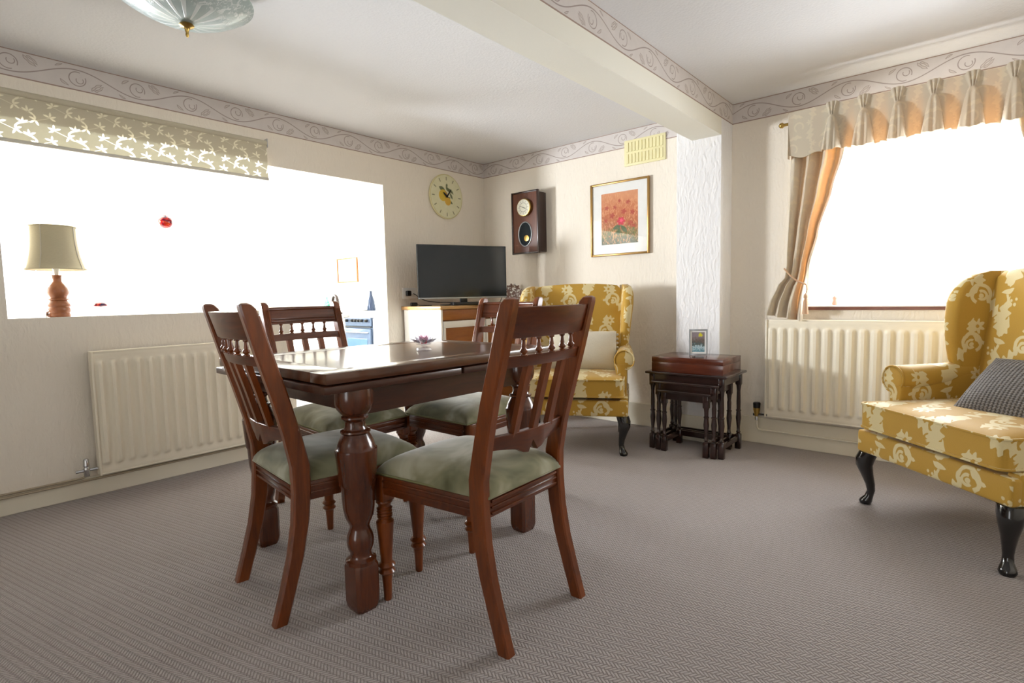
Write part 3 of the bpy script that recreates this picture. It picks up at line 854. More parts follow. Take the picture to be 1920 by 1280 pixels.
# crystal lotus on table
def lotus():
    t = thing('glass_lotus', 'cut glass lotus candle holder with red centre on the dining table', 'ornament', (1.76, -2.255, .775))
    bm = new_bm(); lathe(bm, [(0, .030), (.004, .032), (.012, .030), (.016, .010), (.022, .010), (.026, .030), (.030, .034)], 12); obj('base', bm, 'clear crystal', t)
    k = 0
    for n, r, a, L, mm in ((8, .030, 28, .046, 'smoke crystal'), (8, .026, 52, .044, 'clear crystal'), (6, .014, 70, .040, 'pink crystal')):
        for i in range(n):
            th = 2 * pi * (i + .5 * (k % 2)) / n; bm = new_bm()
            T = Matrix.Translation((0, 0, .030)) @ Matrix.Rotation(th, 4, 'Z') @ Matrix.Translation((r * .6, 0, 0)) @ Matrix.Rotation(-radians(a), 4, 'Y')
            pts = [(0, 0, 0), (L * .45, .011, .004), (L, 0, .0), (L * .45, -.011, .004), (L * .45, 0, -.004), (L * .45, 0, .007)]
            v = [bm.verts.new(T @ Vector(p)) for p in pts]
            for f in ((0, 1, 5), (1, 2, 5), (2, 3, 5), (3, 0, 5), (1, 0, 4), (2, 1, 4), (3, 2, 4), (0, 3, 4)): bm.faces.new([v[q] for q in f])
            obj('petal', bm, mm, t)
        k += 1
    bm = new_bm(); lathe(bm, [(.03, .012), (.038, .014), (.044, .011)], 12); obj('cup', bm, 'lotus red', t)
    bm = new_bm(); lathe(bm, [(.042, .007), (.05, .007)], 10); obj('wick_holder', bm, 'lotus yellow', t)
lotus()

# ------------------------------------------------------------ NEST OF TABLES
def nest(label, W_, D_, Ht, loc, leg_r=1.0):
    t = thing('nesting_table', label, 'table', loc, 0, 'nest of three dark tables beside the pier')
    bm = new_bm(); box(bm, -W_ / 2 - .02, W_ / 2 + .02, -D_ / 2 - .02, D_ / 2 + .02, Ht - .016, Ht, .005, seg=3); obj('tabletop', bm, 'dark nest top', t, smooth=40)
    bm = new_bm()
    box(bm, -W_ / 2 + .02, W_ / 2 - .02, -D_ / 2 + .006, -D_ / 2 + .02, Ht - .06, Ht - .016, .002); obj('front_apron', bm, 'dark nest top', t)
    for s in (-1, 1):
        bm = new_bm(); box(bm, s * (W_ / 2 - .013) - .007, s * (W_ / 2 - .013) + .007, -D_ / 2 + .02, D_ / 2 - .02, Ht - .06, Ht - .016, .002); obj('side_apron', bm, 'dark nest top', t)
        bm = new_bm(); box(bm, s * (W_ / 2 - .017) - .008, s * (W_ / 2 - .017) + .008, -D_ / 2 + .02, D_ / 2 - .02, .055, .085, .002); obj('side_stretcher', bm, 'dark nest oak', t)
    bm = new_bm(); box(bm, -W_ / 2 + .02, W_ / 2 - .02, D_ / 2 - .03, D_ / 2 - .014, .055, .09, .002); obj('rear_stretcher', bm, 'dark nest oak', t)
    prof = [(.095, .015), (.10, .010), (.108, .014), (.115, .010), (.14, .010), (.20, .0165), (.24, .013), (.243, .016), (.249, .016), (.252, .012), (.30, .013), (Ht - .13, .011), (Ht - .10, .014), (Ht - .085, .018)]
    for sx in (-1, 1):
        for sy in (-1, 1):
            x, y = sx * (W_ / 2 - .017), sy * (D_ / 2 - .017); bm = new_bm()
            lathe(bm, prof, 14, (x, y, 0)); q = .017
            box(bm, x - q, x + q, y - q, y + q, 0, .095, .004); box(bm, x - q, x + q, y - q, y + q, Ht - .09, Ht - .016, .003)
            obj('leg', bm, 'dark nest oak', t, smooth=40)
    return t
nest('largest and outermost dark table of the nest, carrying the wooden box', .475, .325, .500, (2.145, -.365, 0))
nest('middle-sized dark table tucked inside the outermost table of the nest', .385, .29, .445, (2.150, -.40, 0))
nest('smallest and innermost dark table of the nest', .300, .26, .392, (2.150, -.425, 0))
t = thing('wooden_box', 'flat mahogany cutlery box lying on the nest of tables', 'box', (2.150, -.372, .5005))
bm = new_bm(); box(bm, -.225, .225, -.155, .155, 0, .059, .001); obj('body', bm, 'box mahogany', t, smooth=40)
bm = new_bm(); box(bm, -.225, .225, -.155, .155, .0595, .094, .0015); obj('lid', bm, 'box mahogany', t, smooth=40)
bm = new_bm(); tube(bm, [(.015, -.10, .0965), (.03, -.085, .0965), (.018, -.068, .0965)], .002, 5); tag(obj('wire_hook', bm, 'ink black'), 'small dark bent wire lying on the mahogany box', 'hook')
bpy.data.objects['wire_hook'].location = (2.15, -.372, .5005)
# small photo frame leaning back on box
t = thing('photo_frame', 'small silver-framed landscape picture standing on the mahogany box', 'picture frame', (2.150, -.335, .5955), radians(22))
T = Matrix.Rotation(radians(-10), 4, 'X')
bm = new_bm()
for b in ((-.056, -.048, -.004, .004, 0, .165), (.048, .056, -.004, .004, 0, .165), (-.048, .048, -.0038, .0038, 0.0005, .009), (-.048, .048, -.0038, .0038, .156, .1645)): box(bm, *b, .0015, T)
obj('frame', bm, 'silver frame', t, smooth=40)
bm = new_bm(); box(bm, -.049, .049, .001, .003, .008, .157, 0, T); obj('mount', bm, 'mount card', t)
bm = new_bm(); lay = bm.loops.layers.uv.verify(); vs = [bm.verts.new(T @ Vector(p)) for p in ((-.038, .0005, .020), (.038, .0005, .020), (.038, .0005, .146), (-.038, .0005, .146))]
f = bm.faces.new(vs)
for l, uv in zip(f.loops, ((-.038, -.063), (.038, -.063), (.038, .063), (-.038, .063))): l[lay].uv = uv
obj('print', bm, 'landscape print', t)
bm = new_bm(); box(bm, -.02, .02, .045, .048, 0, .12, 0, Matrix.Rotation(radians(6), 4, 'X')); obj('strut', bm, 'black plastic', t)

# ------------------------------------------------------------ WING CHAIRS
def cab_leg(bm, x, y, dx, dy, ht=.245):
    """cabriole leg, knee pushed towards (dx,dy)"""
    pts = []; rad = []
    for z, o, r in ((ht, .010, .040), (ht - .03, .022, .040), (ht - .065, .026, .034), (ht - .105, .016, .026), (ht - .15, .004, .0195), (.065, .0, .0165), (.04, .006, .0175), (.024, .014, .024), (.012, .018, .027), (.0, .018, .022)):
        pts.append((x + dx * o, y + dy * o, z)); rad.append(r)
    rings = []
    n = 14
    for (px_, py_, pz), r in zip(pts, rad):
        rings.append([(px_ + r * cos(2 * pi * k / n), py_ + r * sin(2 * pi * k / n), pz) for k in range(n)])
    loft(bm, rings)
def wing_chair(label, loc, rz, group):
    t = thing('wing_armchair', label, 'armchair', loc, rz, group)
    # local: +Y front, front face of rail at y=0, back goes to -Y
    w = .36
    # front rail and body
    bm = new_bm(); box(bm, -w, w, -.045, 0, .245, .345, .012, seg=3); obj('front_rail', bm, 'gold damask', t, smooth=50, uv=True)
    for s in (-1, 1):
        bm = new_bm(); box(bm, *( (s * w - .05, s * w) if s > 0 else (s * w, s * w + .05)), -.62, -.03, .245, .36, .010); obj('side_rail', bm, 'gold damask', t, smooth=50, uv=True)
    bm = new_bm(); box(bm, -w + .03, w - .03, -.60, -.03, .26, .345, .01); obj('seat_deck', bm, 'gold damask', t, uv=True)
    # seat cushion, boxed with piping
    bm = new_bm(); zc = .42
    def cush(u, v, top):
        return None
    secs = []
    W2 = .335; D0, D1 = -.555, .012
    for k, (ins, z) in enumerate(((.05, .360), (.012, .362), (.0, .370), (.0, .468), (.012, .478), (.06, .488), (.16, .496))):
        pts = []
        n = 10
        c = .03
        x0, x1, y0, y1 = -W2 + ins, W2 - ins, D0 + ins, D1 - ins
        cor = [(x1 - c, y0 + c, -90), (x1 - c, y1 - c, 0), (x0 + c, y1 - c, 90), (x0 + c, y0 + c, 180)]
        for cx, cy, a0 in cor:
            for q in range(5):
                a = radians(a0 + 90 * q / 4); pts.append((cx + c * cos(a), cy + c * sin(a), z))
        secs.append(pts)
    loft(bm, secs); sc = obj('seat_cushion', bm, 'gold damask', t, smooth=50, uv=True)
    for z in (.368, .472):
        bm = new_bm(); pts = []
        x0, x1, y0, y1 = -W2 - .001, W2 + .001, D0, D1 + .001; c = .03
        for cx, cy, a0 in [(x1 - c, y0 + c, -90), (x1 - c, y1 - c, 0), (x0 + c, y1 - c, 90), (x0 + c, y0 + c, 180)]:
            for q in range(5): a = radians(a0 + 90 * q / 4); pts.append((cx + c * cos(a), cy + c * sin(a), z))
        tube(bm, pts, .005, 6, closed=True); obj('piping', bm, 'gold damask', sc, smooth=60, uv=True)
    # backrest
    def yb(z): return -.50 - .13 * max(0, (z - .40)) / .7
    bm = new_bm(); secs = []
    for z, hw, th in ((.30, .30, .10), (.48, .305, .125), (.70, .31, .12), (.88, .315, .11), (.98, .315, .10), (1.03, .305, .085), (1.055, .28, .06), (1.06, .25, .02)):
        pts = []; n = 14
        for k in range(n + 1):
            u = -1 + 2 * k / n; pts.append((hw * u, yb(z) + .03 * (1 - u * u) * (1 if z < 1.0 else .4), z + .012 * (1 - u * u) * (z > .95)))
        for k in range(n, -1, -1):
            u = -1 + 2 * k / n; pts.append((hw * u, yb(z) - th, z + .012 * (1 - u * u) * (z > .95)))
        secs.append(pts)
    loft(bm, secs); obj('backrest', bm, 'gold damask', t, smooth=60, uv=True)
    # wings
    for s in (-1, 1):
        bm = new_bm(); secs = []
        for z, dep, th, flare in ((.60, .09, .055, .0), (.66, .125, .062, .004), (.74, .150, .066, .010), (.84, .165, .070, .018), (.92, .165, .072, .026), (.98, .150, .070, .030), (1.02, .120, .064, .030), (1.045, .08, .052, .030), (1.06, .03, .030, .028)):
            yk = yb(z) - .09; yf_ = yb(z) + dep; xi = s * (.295); pts = []
            n = 10
            xc = s * (.295 + th / 2)
            for k in range(n + 1):                # rounded front edge
                a = -pi / 2 + pi * k / n
                pts.append((xc + s * flare * 1.0 + s * -(th / 2) * sin(a) * -1, yf_ - th / 2 + th / 2 * cos(a), z))
            pts.append((xc + s * th / 2, yk, z)); pts.append((xc - s * th / 2, yk, z))
            secs.append(pts)
        loft(bm, secs); obj('wing', bm, 'gold damask', t, smooth=60, uv=True)
        # arm: upright panel + rolled top
        bm = new_bm(); xa = s * .318
        secs = []
        ya = -.15
        box(bm, xa - .033, xa + .033, -.56, ya - .004, .33, .60, .012, seg=3)
        obj('arm_panel', bm, 'gold damask', t, smooth=50, uv=True)
        bm = new_bm(); secs = []
        for y, r, z in ((ya + .004, .044, .576), (ya, .058, .576), (ya - .01, .064, .576), (ya - .06, .064, .576), (-.36, .057, .584), (-.50, .048, .600), (-.60, .040, .61)):
            n = 20
            secs.append([(xa + s * .018 + r * cos(2 * pi * k / n) * 1.0, y, z + r * sin(2 * pi * k / n)) for k in range(n)])
        loft(bm, secs); arm = obj('armrest', bm, 'gold damask', t, smooth=50, uv=True)
        bm = new_bm(); tube(bm, [(xa + s * .018 + .061 * cos(a), ya + .001, .576 + .061 * sin(a)) for a in [2 * pi * k / 24 for k in range(24)]], .0045, 6, closed=True)
        obj('piping', bm, 'gold damask', arm, smooth=60, uv=True)
        bm = new_bm(); secs = []
        for z, hx in ((.345, .030), (.43, .032), (.51, .036), (.55, .046)):
            c = .010; y0, y1 = ya - .03, ya + .006
            secs.append([(xa - hx, y0, z), (xa + hx, y0, z), (xa + hx, y1 - c, z), (xa + hx - c, y1, z), (xa - hx + c, y1, z), (xa - hx, y1 - c, z)])
        loft(bm, secs); obj('arm_facing', bm, 'gold damask', t, smooth=50, uv=True)
    for s in (-1, 1):
        bm = new_bm(); cab_leg(bm, s * .318, -.045, s * .8, .8); obj('front_leg', bm, 'ebonised', t, smooth=60)
        bm = new_bm(); secs = []
        for z, o, q in ((.25, 0, .022), (.12, -.01, .018), (0, -.05, .016)):
            x, y = s * .30, -.58 + o; secs.append([(x - q, y - q, z), (x + q, y - q, z), (x + q, y + q, z), (x - q, y + q, z)])
        loft(bm, secs); obj('rear_leg', bm, 'ebonised', t, smooth=40)
    return t
def front_mid(p, ang, half):      # p = world position of one front rail corner
    pass
GW = 'gold damask wing armchairs'
# right-hand chair: front runs from (3.10,-.80) towards (+.715,-.70)
a1 = radians(-44.0); mid = Vector((3.09, -.80)) + Vector((cos(a1), sin(a1))) * .36
wing_chair('gold damask wing armchair by the window radiator, grey knitted cushion on its seat', (mid.x, mid.y, 0), a1 + pi, GW)
armR = bpy.data.objects['wing_armchair']
a2 = radians(28.0); mid2 = Vector((1.905, -.80)) - Vector((cos(a2), sin(a2))) * .36
armL = dup(armR, (mid2.x, mid2.y, 0), a2 + pi, 'gold damask wing armchair in the corner below the framed flower picture, cream cushion on it', GW)
# cushions
def pad(name, label, m, w, d, h, loc, rot_, tassel=False):
    t = thing(name, label, 'cushion', loc); t.rotation_euler = rot_
    bm = new_bm(); cushion(bm, w, d, h, 18, 2.6, .62); obj('cover', bm, m, t, smooth=80, uv=True)
    return t
from mathutils import Euler
def chairpt(o, p): 
    return (Matrix.Translation(o.location) @ o.rotation_euler.to_matrix().to_4x4()) @ Vector(p)
p = chairpt(armL, (-.06, -.375, .612))
c1 = pad('scatter_cushion', 'cream cushion with tasselled side leaning in the corner wing chair', 'cream cushion cloth', .44, .27, .13, p, Euler((radians(76), 0, a2 + pi + pi)))
c1.rotation_euler = (radians(76), 0, a2)
for k in range(9):
    bm = new_bm(); z = -.115 + .23 * k / 8
    lathe(bm, [(-.022, .003), (-.018, .009), (-.006, .007), (0, .004)], 8, (.226, z, 0)); obj('tassel', bm, 'cream cushion cloth', c1, smooth=60)
p = chairpt(armR, (-.06, -.385, .575))
c2 = pad('knitted_cushion', 'dark grey chunky knitted cushion lying on the armchair by the window', 'grey knit', .38, .32, .12, p, Euler((radians(38), radians(3), a1 + radians(14))))

# ------------------------------------------------------------ WINDOW CURTAINS
def curtain(name, label, L, R, tie, tz, mirror=None):
    t = thing(name, label, 'curtain')
    def ip(tab, z):
        tab = sorted(tab)
        if z <= tab[0][0]: return tab[0][1]
        for (z0, a), (z1, b) in zip(tab, tab[1:]):
            if z <= z1:
                q = (z - z0) / (z1 - z0); q = q * q * (3 - 2 * q) * .5 + q * .5; return a + (b - a) * q
        return tab[-1][1]
    def f(u, v):
        z = .822 + (1.98 - .822) * v
        xl, xr = ip(L, z), ip(R, z); x = xl + (xr - xl) * u
        w_ = (xr - xl); A = .014 + .022 * min(1, w_ / .25)
        y = -.075 - A * sin(2 * pi * 3.2 * u + .8 * sin(3 * z) + 1.2) - .006 * sin(2 * pi * 8 * u + 5 * z)
        y -= .018 * exp(-((z - tz) / .07) ** 2) * -1
        if mirror: x = 2 * mirror - x
        return (x, y, z + .018 * (u - .5) * (1 - v) * -1 * 2)
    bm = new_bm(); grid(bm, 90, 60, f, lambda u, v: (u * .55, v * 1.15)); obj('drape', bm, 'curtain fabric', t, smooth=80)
    bm = new_bm(); pts = []
    mx = (lambda x: 2 * mirror - x) if mirror else (lambda x: x)
    for q in range(13):
        a = q / 12; x = ip(L, tz + .06) - .006 + (ip(R, tz) - ip(L, tz + .06) + .014) * a
        pts.append((mx(x), -.105 - .016 * sin(pi * a), tz + .075 - .10 * a - .015 * sin(pi * a)))
    tube(bm, pts, .0048, 8); 
    tb = obj('tieback', bm, 'cord beige', t, smooth=60)
    x = pts[-1][0]; z = pts[-1][2]
    bm = new_bm(); tube(bm, [(x, -.105, z), (x + .006, -.11, z - .03), (x, -.112, z - .06)], .0035, 6); lathe(bm, [(-.175, .017), (-.10, .012), (-.085, .008), (-.075, .012), (-.062, .010), (-.055, .004)], 12, (x, -.112, z)); obj('tassel', bm, 'cord beige', tb, smooth=50)
    return t
Lt = [(.82, 2.490), (.90, 2.505), (1.008, 2.545), (1.06, 2.585), (1.135, 2.597), (1.45, 2.605), (1.77, 2.612), (2.0, 2.615)]
Rt = [(.82, 2.690), (.95, 2.693), (1.035, 2.700), (1.13, 2.718), (1.343, 2.770), (1.577, 2.838), (1.762, 2.887), (2.0, 2.93)]
curtain('curtain', 'beige patterned curtain tied back at the side near the pier', Lt, Rt, None, 1.05)
curtain('curtain', 'beige patterned curtain hanging behind the wing armchair at the frame edge', Lt, Rt, None, 1.05, mirror=3.25)
def pelmet():
    t = thing('curtain_valance', 'beige pinch-pleated valance across the top of the window', 'valance')
    cs = [2.83 + .1515 * k for k in range(7)]
    x0, x1 = 2.603, 3.90; ztop, zp, zb = 2.032, 1.968, 1.775
    def f(u, v):
        x = x0 + (x1 - x0) * u; z = zb + (ztop - zb) * v
        y = -.135; zz = z
        i = min(range(7), key=lambda k: abs(x - cs[k])); c = cs[i]; d = x - c
        bw = .047 + .007 * sin(i * 2.1)
        if z < zp:
            q = (zp - z) / (zp - zb); hw = .010 + (bw - .010) * q ** .6
            k = max(0, 1 - (abs(d) / hw) ** 4)
            y -= (.036 + .040 * q) * k ** .5 * min(1, q * 4 + .45) + .007 * cos(d * 2 * pi / .03 + i) * k * q ** .5
            if abs(d) > hw: y += .012 * q
            zz -= .010 * q ** 3 * cos(d / .0757 * pi) + .006 * q ** 3 * sin(i * 1.7)
        else:
            q = (z - zp) / (ztop - zp); hw = .012 + .022 * q
            k = max(0, 1 - (abs(d) / hw) ** 4)
            y -= (.022 * (1 - q * .3)) * k * (.35 + .65 * abs(cos(d / hw * 1.5 * pi)))
            zz += .012 * k * q
        return (x, y, zz)
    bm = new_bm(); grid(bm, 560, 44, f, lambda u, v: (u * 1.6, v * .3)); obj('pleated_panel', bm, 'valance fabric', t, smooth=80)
    bm = new_bm()
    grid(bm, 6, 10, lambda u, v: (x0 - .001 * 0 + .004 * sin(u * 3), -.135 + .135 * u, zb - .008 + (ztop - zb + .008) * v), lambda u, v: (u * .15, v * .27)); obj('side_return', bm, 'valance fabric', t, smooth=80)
    bm = new_bm(); tube(bm, [(2.56, -.07, 1.985), (3.95, -.07, 1.985)], .009, 10); lathe(bm, [(-.004, .009), (.006, .017), (.02, .014), (.026, .005)], 12, mat4=RT((2.56, -.07, 1.985), ry=radians(-90))); obj('curtain_rail', bm, 'brass', t, smooth=50)
pelmet()
bm = new_bm(); lathe(bm, [(0, .012), (.01, .016), (.03, .010), (.045, .014), (.055, .006)], 10, (2.834, .05, .897)); tag(obj('sill_ornament', bm, 'pink ornament', smooth=50), 'tiny pinkish ornament on the window sill near the tied curtain', 'ornament')

# ------------------------------------------------------------ ROLLER BLIND over the opening
t = thing('roller_blind', 'cream roller blind with pale leaf sprigs hanging above the kitchen opening', 'blind')
bm = new_bm(); y0, y1 = -3.75, -2.028
def bl(u, v):
    z = 1.775 + (1.985 - 1.775) * v; return (.030 + .008 * sin(v * pi) * 0 + .028 * max(0, v - .8) / .2 * 0 + .002 * sin(u * 9), y0 + (y1 - y0) * u, z)
grid(bm, 30, 6, bl, lambda u, v: (u * 1.72, v * .21)); obj('fabric', bm, 'leaf print blind', t, smooth=80)
bm = new_bm(); tube(bm, [(.030, y0, 1.768), (.030, y1, 1.768)], .0095, 10); obj('bottom_bar', bm, 'paper leaf', t, smooth=60)
bm = new_bm(); tube(bm, [(.024, y0, 1.992), (.024, y1 + .0, 1.992)], .016, 14); obj('roller', bm, 'leaf print blind', t, smooth=60)
bm = new_bm(); box(bm, 0, .035, y1 + .001, y1 + .006, 1.965, 2.02, .001); obj('bracket', bm, 'chrome', t)

# ------------------------------------------------------------ WALL ITEMS
def uvdisc(name, r, m, parent, T, n=40):
    bm = new_bm(); lay = bm.loops.layers.uv.verify()
    vs = [bm.verts.new(T @ Vector((r[0] * cos(2 * pi * k / n), 0, r[1] * sin(2 * pi * k / n)))) for k in range(n)]
    f = bm.faces.new(vs)
    for k, l in enumerate(f.loops): l[lay].uv = (r[0] * cos(2 * pi * k / n), r[1] * sin(2 * pi * k / n))
    me = bpy.data.meshes.new(name); bm.to_mesh(me); bm.free(); me.materials.append(M[m])
    o = bpy.data.objects.new(name, me); COL.objects.link(o); o.parent = parent; return o
# round fruit clock on left wall (faces +X). local: face towards -Y, rotated +90deg
t = thing('wall_clock', 'round cream wall clock painted with fruit and roman numerals', 'clock', (0, -.483, 1.850), pi / 2)
bm = new_bm(); lathe(bm, [(0, .178), (.006, .186), (.016, .188), (.020, .183)], 48, mat4=RT((0, 0, 0), rx=pi / 2)); obj('body', bm, 'cream plastic', t, smooth=40)
T = Matrix.Translation((0, -.0206, 0)) @ Matrix.Scale(1.22, 4)
o = uvdisc('dial', (.150, .150), 'fruit clock face', t, T)
for L_, w_, a in ((.085, .007, -52), (.055, .009, -142)):
    bm = new_bm(); v = [(0, -w_), (L_ * .7, -w_ * .8), (L_, 0), (L_ * .7, w_ * .8), (0, w_), (-.015, 0)]
    prism(bm, v, 'Y', -.026, -.0245)
    for q in bm.verts: q.co = Matrix.Rotation(radians(a), 4, 'Y') @ q.co
    obj('hand', bm, 'ink black', t)
# pendulum wall clock with brass dial on back wall
t = thing('wall_clock', 'dark wooden pendulum wall clock with round silvered dial and oval window', 'clock', (.583, 0, 1.605))
bm = new_bm(); box(bm, -.128, .128, -.112, 0, -.245, .245, .003); obj('case', bm, 'clock case dark', t, smooth=40)
bm = new_bm()
for b in ((-.143, -.128, -.134, -.110, -.258, .258), (.128, .143, -.134, -.110, -.258, .258), (-.128, .128, -.1335, -.110, .244, .2575), (-.128, .128, -.1335, -.110, -.2575, -.244)): box(bm, *b, .003)
dr = obj('door', bm, 'clock case dark', t, smooth=40)
bm = new_bm(); box(bm, -.130, .130, -.126, -.111, -.246, .246, .001); obj('door_panel', bm, 'clock mahogany', dr)
bm = new_bm(); lathe(bm, [(0, .072), (.022, .074), (.027, .070), (.028, .064)], 36, mat4=RT((.005, -.126, .122), rx=pi / 2)); bz = obj('bezel', bm, 'brass', t, smooth=40)
uvdisc('dial', (.054, .054), 'silvered dial', t, RT((.005, -.1545, .122)) @ Matrix.Scale(1.22, 4))
bm = new_bm(); box(bm, -.0015, .0015, -.157, -.156, 0, .040, 0, RT((.005, 0, .122), ry=radians(-70))); box(bm, -.002, .002, -.1585, -.1575, 0, .030, 0, RT((.005, 0, .122), ry=radians(115))); obj('hand', bm, 'ink black', t)
bm = new_bm()
pts = [(.070 * cos(a), -.128, -.095 + .100 * sin(a)) for a in [2 * pi * k / 40 for k in range(40)]]
tube(bm, pts, .005, 8, closed=True); obj('oval_rim', bm, 'silver frame', t, smooth=60)
uvdisc('oval_glass', (.068, .098), 'tv screen', t, RT((0, -.1275, -.095)))
bm = new_bm(); lathe(bm, [(0, .024), (.003, .026), (.004, .02)], 24, mat4=RT((0.014, -.1275, -.13), rx=pi / 2)); obj('pendulum', bm, 'brass', t, smooth=40)
# flower picture
t = thing('framed_picture', 'gilt-framed picture of red flowers with white mount on the back wall', 'picture', (1.407, 0, 1.563))
hw, hh = .249, .277
bm = new_bm(); fw = .016
def frame_bar(bm, p, q, w_, inward):
    pass
for b in ((-hw, -hw + fw, -.026, -.003, -hh, hh), (hw - fw, hw, -.026, -.003, -hh, hh), (-hw + fw, hw - fw, -.026, -.003, hh - fw, hh), (-hw + fw, hw - fw, -.026, -.003, -hh, -hh + fw)):
    bm = new_bm(); box(bm, *b, .005, seg=2); obj('frame_bar', bm, 'gilt', t, smooth=40)
bm = new_bm(); box(bm, -hw + .01, hw - .01, -.012, -.003, -hh + .01, hh - .01); obj('mount', bm, 'mount card', t)
bm = new_bm(); lay = bm.loops.layers.uv.verify(); a, b = .155, .193; oz = .002
f = bm.faces.new([bm.verts.new(p) for p in ((-a, -.0128, -b + oz), (a, -.0128, -b + oz), (a, -.0128, b + oz), (-a, -.0128, b + oz))])
for l, uv in zip(f.loops, ((-a, -b), (a, -b), (a, b), (-a, b))): l[lay].uv = (uv[0] * .82, uv[1] * .9)
obj('painting', bm, 'flower painting', t)
bm = new_bm(); box(bm, -hw + fw, hw - fw, -.0175, -.0165, -hh + fw, hh - fw); obj('glazing', bm, 'picture glass', t)
# air vent
t = thing('air_vent', 'cream slotted air vent high on the back wall', 'vent', (1.613, 0, 2.027))
bm = new_bm(); box(bm, -.162, .162, -.012, 0, -.092, .092, .002); obj('plate', bm, 'cream plastic', t, smooth=40)
for r_ in (-1, 1):
    for k in range(11):
        x = -.135 + .027 * k; bm = new_bm(); box(bm, x - .0095, x + .0095, -.0175, -.010, r_ * .042 - .034, r_ * .042 + .034, .002); obj('louvre', bm, 'cream plastic', t)
for k in range(12):
    pass
# wall socket + plug + cables
t = thing('wall_socket', 'white double wall socket with black plug left of the television', 'socket', (0, -.905, 1.035), pi / 2)
bm = new_bm(); box(bm, -.073, .073, -.010, 0, -.043, .043, .004); obj('plate', bm, 'white plastic', t, smooth=40)
bm = new_bm(); box(bm, -.05, -.005, -.038, -.010, -.022, .022, .009, seg=3); obj('plug', bm, 'black plastic', t, smooth=50)
bm = new_bm(); lathe(bm, [(0, .012), (.02, .012), (.03, .010)], 14, (.058, -.86, .936)); 
bm.free()

# ------------------------------------------------------------ CABINET + TV
t = thing('tv_cabinet', 'low wooden cabinet with cream side panel under the television', 'cabinet')
cy0, cx1, cz = -.985, .455, .905
bm = new_bm(); box(bm, .02, cx1, cy0 + .002, cy0 + .02, 0, cz, .001); obj('side_panel', bm, 'white enamel', t, label='cream painted end panel')
bm = new_bm(); box(bm, .02, cx1 - .02, cy0 + .02, -.03, .02, cz, 0); obj('body', bm, 'cabinet teak', t)
bm = new_bm(); box(bm, .005, cx1 + .015, cy0 - .012, -.02, cz, cz + .026, .003); obj('top', bm, 'cabinet top', t, smooth=40)
for k, (a, b) in enumerate(((cy0 + .02, -.51), (-.505, -.03))):
    bm = new_bm(); box(bm, cx1 - .02, cx1, a, b, .825, cz - .004, .002); d = obj('drawer', bm, 'cabinet teak', t, smooth=40)
    bm = new_bm(); 
    for q in ((cx1 - .018, cx1 + .008, a + .004, b - .004, .765, .815), (cx1 - .0175, cx1 + .0075, a + .0042, a + .022, .06, .765), (cx1 - .0175, cx1 + .0075, b - .022, b - .0042, .06, .765), (cx1 - .018, cx1 + .008, a + .004, b - .004, .03, .06)): box(bm, *q, .002)
    dd = obj('door', bm, 'white enamel', t, smooth=40, label='white framed door with wooden panel')
    bm = new_bm(); box(bm, cx1 - .016, cx1 - .004, a + .02, b - .02, .06, .765); obj('door_panel', bm, 'cabinet teak', dd)
# TV
def tv():
    pl = Vector((.250, -1.020)); prr = Vector((.530, -.318)); c = (pl + prr) / 2; ang = math.atan2(prr.y - pl.y, prr.x - pl.x)
    W_ = (prr - pl).length; z0, z1 = .985, 1.402
    t = thing('television', 'flat black television on the wooden cabinet in the corner', 'television', (c.x, c.y, .9315), ang)
    z0 -= .9315; z1 -= .9315
    bm = new_bm(); box(bm, -W_ / 2, W_ / 2, 0, .022, z0, z1, .003); box(bm, -W_ / 2 + .12, W_ / 2 - .12, .02, .05, z0 + .03, z1 - .12, .008); obj('body', bm, 'black plastic', t, smooth=40)
    bm = new_bm(); box(bm, -W_ / 2 + .007, W_ / 2 - .007, -.0015, .002, z0 + .017, z1 - .007); obj('screen', bm, 'tv screen', t)
    bm = new_bm(); box(bm, -W_ / 2 + .002, W_ / 2 - .002, -.003, .004, z0, z0 + .012, .001); obj('bottom_trim', bm, 'tv trim', t)
    bm = new_bm(); box(bm, -.03, .03, .01, .03, 0.006, z0 + .03, .003); box(bm, -.17, .17, -.012, .10, 0, .010, .004); obj('stand', bm, 'black plastic', t, smooth=40)
    return t
tvo = tv()
bm = new_bm(); box(bm, -.13, .13, -.038, .038, 0, .026, .004); o = tag(obj('set_top_box', bm, 'black plastic', smooth=40), 'slim black set-top box on the cabinet in front of the television stand', 'set-top box')
o.location = (.443, -.690, .9315); o.rotation_euler = (0, 0, radians(68)); 
tvo2 = o
bm = new_bm(); tube(bm, [(.035, -.895, 1.033), (.06, -.885, 1.02), (.09, -.87, .99), (.14, -.82, .965), (.20, -.76, .958), (.27, -.66, .955)], .0035, 6); tag(obj('power_cable', bm, 'black plastic', smooth=60), 'black power cable running from the wall plug behind the television', 'cable')
bm = new_bm(); tube(bm, [(.43, -.31, 1.10), (.44, -.28, 1.06), (.44, -.27, 1.00), (.42, -.28, .95), (.38, -.32, .936)], .003, 6); tag(obj('power_cable', bm, 'black plastic', smooth=60), 'black cable looping down behind the right edge of the television', 'cable')
bm = new_bm(); box(bm, -.028, .028, -.022, .022, 0, .03, .008, seg=3); tube(bm, [(.02, 0, .012), (.05, .02, .006), (.10, .01, .004), (.15, .03, .004)], .003, 6); o = tag(obj('adaptor_plug', bm, 'black plastic', smooth=50), 'small black adaptor lying on the cabinet top below the wall socket', 'plug'); o.location = (.075, -.925, .9315); o.rotation_euler = (0, 0, radians(60))
